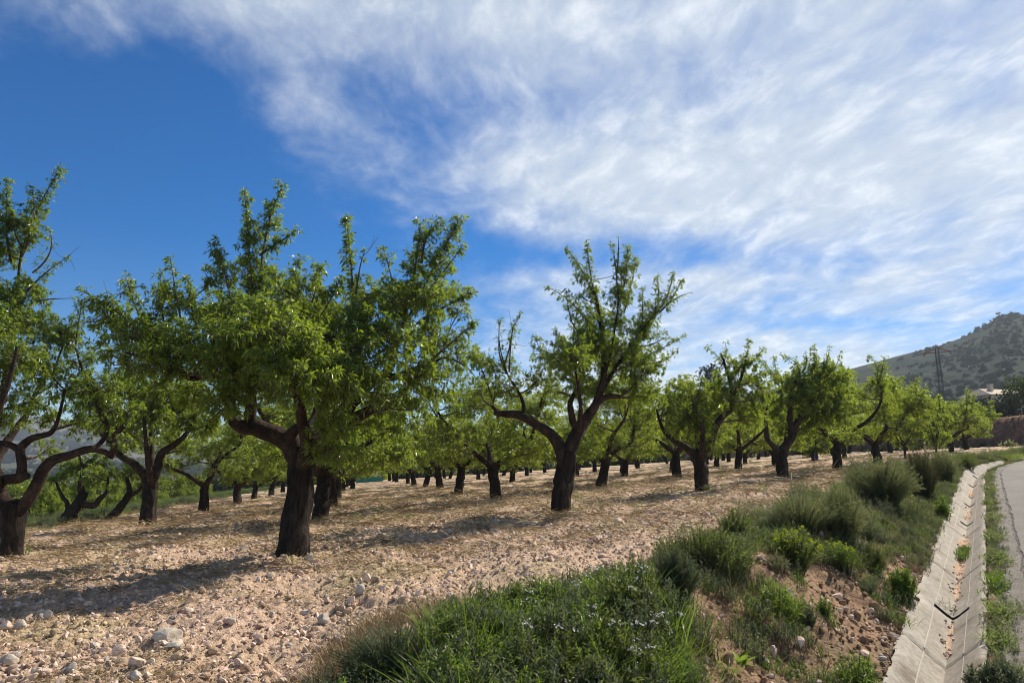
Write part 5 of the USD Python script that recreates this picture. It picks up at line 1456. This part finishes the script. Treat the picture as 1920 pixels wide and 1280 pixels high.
def house(name, x, y, z, w, d, h, rise, rot, label, chimney=True, over=.4, hip=1.6):
    t = xform(name, (x, y, z), rot, None, label, "house")
    part(t, "wall", box((0, 0, h / 2 - .5), (w, d, h + 1)), M["plaster"])
    W, D = w / 2 + over, d / 2 + over
    v = np.array([(-W, -D, h), (W, -D, h), (W, D, h), (-W, D, h), (-W + hip, 0, h + rise), (W - hip, 0, h + rise), (-W, -D, h - .14), (W, -D, h - .14), (W, D, h - .14), (-W, D, h - .14)])
    f = np.array([(0, 1, 5), (0, 5, 4), (1, 2, 5), (2, 3, 4), (2, 4, 5), (3, 0, 4), (6, 7, 1), (6, 1, 0), (7, 8, 2), (7, 2, 1), (8, 9, 3), (8, 3, 2), (9, 6, 0), (9, 0, 3), (6, 8, 7), (6, 9, 8)])
    r = part(t, "roof", (v, f), M["roof"])
    if chimney:
        part(r, "chimney", join([box((-w * .22, -d * .14, h + rise * .75), (.7, .6, 1.9)), box((-w * .22, -d * .14, h + rise * .75 + 1.0), (.9, .8, .14))]), M["plaster"])
    for k in range(int(w / 2.2)):
        cx = -w / 2 + 1.2 + k * 2.2
        if k == int(w / 2.2) // 2:
            part(t, "door", box((cx, -d / 2 - .02, 1.05), (1.0, .08, 2.1)), M["wood"])
        else:
            wn = part(t, "window", box((cx, -d / 2 - .015, 1.5), (1.0, .05, 1.1)), M["glass"])
            part(wn, "frame", join([box((cx, -d / 2 - .05, .92), (1.2, .12, .08)), box((cx, -d / 2 - .04, 2.08), (1.14, .08, .07)), box((cx - .53, -d / 2 - .04, 1.5), (.07, .08, 1.08)), box((cx + .53, -d / 2 - .04, 1.5), (.07, .08, 1.08)), box((cx, -d / 2 - .045, 1.5), (.05, .06, 1.06))]), M["wood"])


def far_xyz(u, Y, v=None):
    d = ray(u, v if v else 800)
    x = d[0] * Y
    z = d[2] * Y if v else float(height(np.array([x]), np.array([Y]), False)[0])
    return x, Y, z


hx, hy, _ = far_xyz(1876, 122)
g = float(height(np.array([hx]), np.array([hy]), False)[0])
eave = ray(1876, 739)[2] * 118
house("farmhouse", hx, hy, g, 9.5, 6.0, max(2.2, eave - g), 1.35, math.radians(14), "pale low farmhouse with a light tiled roof and chimney above the far trees, right")
hx, hy, _ = far_xyz(455, 300)
house("white_house", hx, hy, far_xyz(455, 300)[2], 6, 4, 2.4, 1.0, math.radians(-10), "tiny white house far off in the valley, seen between trunks at left", chimney=False)


# netting at the end of the rows
def netting():
    Y = 83.0
    P = []
    for u in np.linspace(668, 716, 6):
        x = float(ray(u, 905)[0] * Y)
        P.append(np.array([x, Y + (x + 18) * .2, float(height(np.array([x]), np.array([Y]), False)[0])]))
    t = xform("net_fence", (0, 0, 0), 0, None, "low turquoise netting fence at the far end of the long aisle", "fence")
    for p in P:
        part(t, "post", bar(p - [0, 0, .2], p + [0, 0, .68], .05, 6), M["wood"])
    for a, b in zip(P[:-1], P[1:]):
        n = 9
        rows = []
        for k in range(n):
            c = a + (b - a) * k / (n - 1)
            sag = .05 * math.sin(math.pi * k / (n - 1))
            rows.append([c + [0, -.06, .02], c + [0, -.075, .3], c + [0, -.06, .58 - sag], c + [0, -.055, .58 - sag], c + [0, -.07, .3], c + [0, -.055, .02]])
        part(t, "net_panel", quads(np.array(rows)), M["net"], smooth=True)


netting()


def leaf_ball(seed, n, r, L, stretch=(1, 1, .8), lumps=6):
    rng = np.random.default_rng(seed)
    c = unit(rng.normal(0, 1, (lumps, 3))) * .5
    k = rng.integers(0, lumps, n)
    p = (c[k] + unit(rng.normal(0, 1, (n, 3))) * rng.uniform(.3, .62, (n, 1))) * r * np.array(stretch)
    return leaf_mesh(p, unit(p + rng.normal(0, .5 * r, (n, 3))), L * rng.uniform(.6, 1.2, n), rng, .75, .1)


M["bush_green"] = leaf_look("mid_green_tree", (0.03, 0.05, 0.018), (0.075, 0.105, 0.03), (0.12, 0.18, 0.03), 0.6, 0.3, 0.2)


def hill_growth():
    rng = np.random.default_rng(99)
    protos = [(leaf_ball(900 + k, 150, 1.0, .62), M["scrub" if k < 3 else "pine"], False) for k in range(5)]
    n = 4200
    y = rng.uniform(128, 555, n) ** 1.0
    r = rng.uniform(.12, .80, n)
    x = r * y
    dens = n2(x, y, 45, 3, 70) + .35 * np.clip((r - .55) / .2, -.6, 1) - .4 * np.clip((y - 330) / 200, -.3, 1)
    ok = dens > -.12
    x, y = x[ok], y[ok]
    sc = np.exp(rng.normal(-.2, .45, len(x))).clip(.35, 2.0)
    z = height(x, y, False)
    instancer("hillside_scrub", protos, np.c_[x, y, z + sc * .35], rng.integers(0, 5, len(x)), zquat(rng, len(x), .1), sc, kind="stuff", label="dark scrub and small trees spread over the hillside at right", cat="scrub")
    n = 2600
    y = rng.uniform(150, 1400, n)
    r = rng.uniform(-.9, -.05, n)
    x = r * y
    ok = n2(x, y, 110, 3, 71) > -.15
    x, y = x[ok], y[ok]
    sc = np.exp(rng.normal(.9, .4, len(x))).clip(1, 6) * np.clip(y / 500, .6, 1.6)
    z = height(x, y, False)
    instancer("valley_trees", protos, np.c_[x, y, z + sc * .4], rng.integers(0, 5, len(x)), zquat(rng, len(x), .1), sc, kind="stuff", label="dark trees and bushes spread over the far valley and hills at left", cat="trees")


hill_growth()


def far_tree(name, u, Y, hm, rm, seed, label, mat="pine", trunk=.4, cat="tree", stretch=.8, L=.35, n=900, zbase=None):
    x, _, z = far_xyz(u, Y)
    z = z if zbase is None else zbase
    t = xform(name, (x, Y, z), 0, None, label, cat)
    part(t, "trunk", tube([(0, 0, -.3), (.05, 0, hm * .35), (0, .05, hm * .75)], [trunk, trunk * .8, trunk * .3], 8, seed, .3, .1, .3)[:2], M["limb"], smooth=60)
    v, f = leaf_ball(seed, n, 1.0, L, (rm, rm, rm * stretch), 9)
    part(t, "crown", (v + [0, 0, hm - rm * stretch * .95], f), M[mat], kind="stuff")


far_tree("umbrella_pine", 1900.5, 560, 3.6, 1.9, 951, "lone umbrella-shaped tree on the summit of the hill", trunk=.16, stretch=.45, L=.5, n=300)
far_tree("summit_bush", 1884, 558, 1.7, .9, 952, "small bush on the ridge left of the summit tree", "pine", .1, "bush", .9, .4, 160)
far_tree("pine_tree", 1336, 118, 12.3, 2.4, 953, "dark pine top rising behind the third front-row tree", trunk=.3, stretch=1.3, L=.4, n=1500)
for k, (u, Y, h, r, m, lab) in enumerate([(1926, 66, 3.6, 1.7, "bush_green", "green tree on the upper terrace at the right picture edge"), (1872, 62, 1.9, 1.6, "scrub", "dark bush on the terrace bank right of the last front-row tree"), (1902, 56, 1.8, 1.9, "scrub", "dark mass of brush on the terrace bank at the right edge"), (1840, 72, 2.0, 1.7, "pine", "dark bush on the terrace behind the last front-row trees"),
                                         (1700, 86, 2.2, 1.8, "scrub", "bush on the terrace behind the young bushy tree"), (1600, 92, 2.4, 1.9, "pine", "evergreen bush on the terrace behind the fifth front-row tree"), (1898, 116, 3.0, 1.4, "pine", "dark round tree beside the farmhouse roof"), (1450, 104, 3.2, 2.0, "scrub", "dark bush on the terrace behind the fourth front-row tree"), (1215, 122, 3.4, 2.3, "scrub", "dark bush on the far terrace beyond the tall open tree")]):
    far_tree("terrace_bush" if h < 3.5 else "terrace_tree", u, Y, h, r, 960 + k, lab, m, .12, "bush" if h < 3.5 else "tree", .75, .28 if Y < 80 else .34, 900)
rg = np.random.default_rng(12)
pts = []
for k in range(210):
    a = rg.uniform(0, 1)
    i = a * (len(_w) - 1)
    p = _w[int(i)] + np.array([_wt[int(i)][1] * -1, _wt[int(i)][0]]) * rg.uniform(-.4, 3.0)
    pts.append(p)
pts = np.array(pts)
scatter("terrace_brush", [(leaf_ball(980 + k, 150, .55, .2), M[["scrub", "broom", "pine"][k]], False) for k in range(3)], pts, rg, .5, 1.5, sink=-.15, kind="stuff", label="brush growing along the top of the terrace bank", cat="brush")

# overgrown margin that closes the view at the end of the rows
n = 420
yy = rg.uniform(92, 128, n)
rr_ = rg.uniform(-.52, .22, n)
P = np.c_[rr_ * yy, yy]
instancer("hedgerow", [(leaf_ball(990 + k, 220, 1.0, .34), M[["scrub", "broom", "pine", "leaf_far"][k]], False) for k in range(4)], np.c_[P, height(P[:, 0], P[:, 1], False) + .5], rg.integers(0, 4, n), zquat(rg, n, .1), rg.uniform(.9, 2.3, n), kind="stuff", label="overgrown hedge of bushes behind the far end of the orchard rows", cat="hedge")

# the air: distant slopes fade a little
bx0, bx1, by0, by1, bz0, bz1 = -2000, 2000, -40, 1700, -80, 165
hv = np.array([(x, y, z) for x in (bx0, bx1) for y in (by0, by1) for z in (bz0, bz1)], float)
hf = np.array([[0, 1, 3, 2], [4, 6, 7, 5], [0, 4, 5, 1], [2, 3, 7, 6], [0, 2, 6, 4], [1, 5, 7, 3]])
HAZE = usdkit.material(stage, "/World/Looks/haze", {"v": ("principled_volume", {"color": (0.75, 0.86, 1.0), "density": 0.00016, "anisotropy": 0.2})}, [], volume="v.volume")
single("haze", (hv, hf), HAZE, kind="stuff")
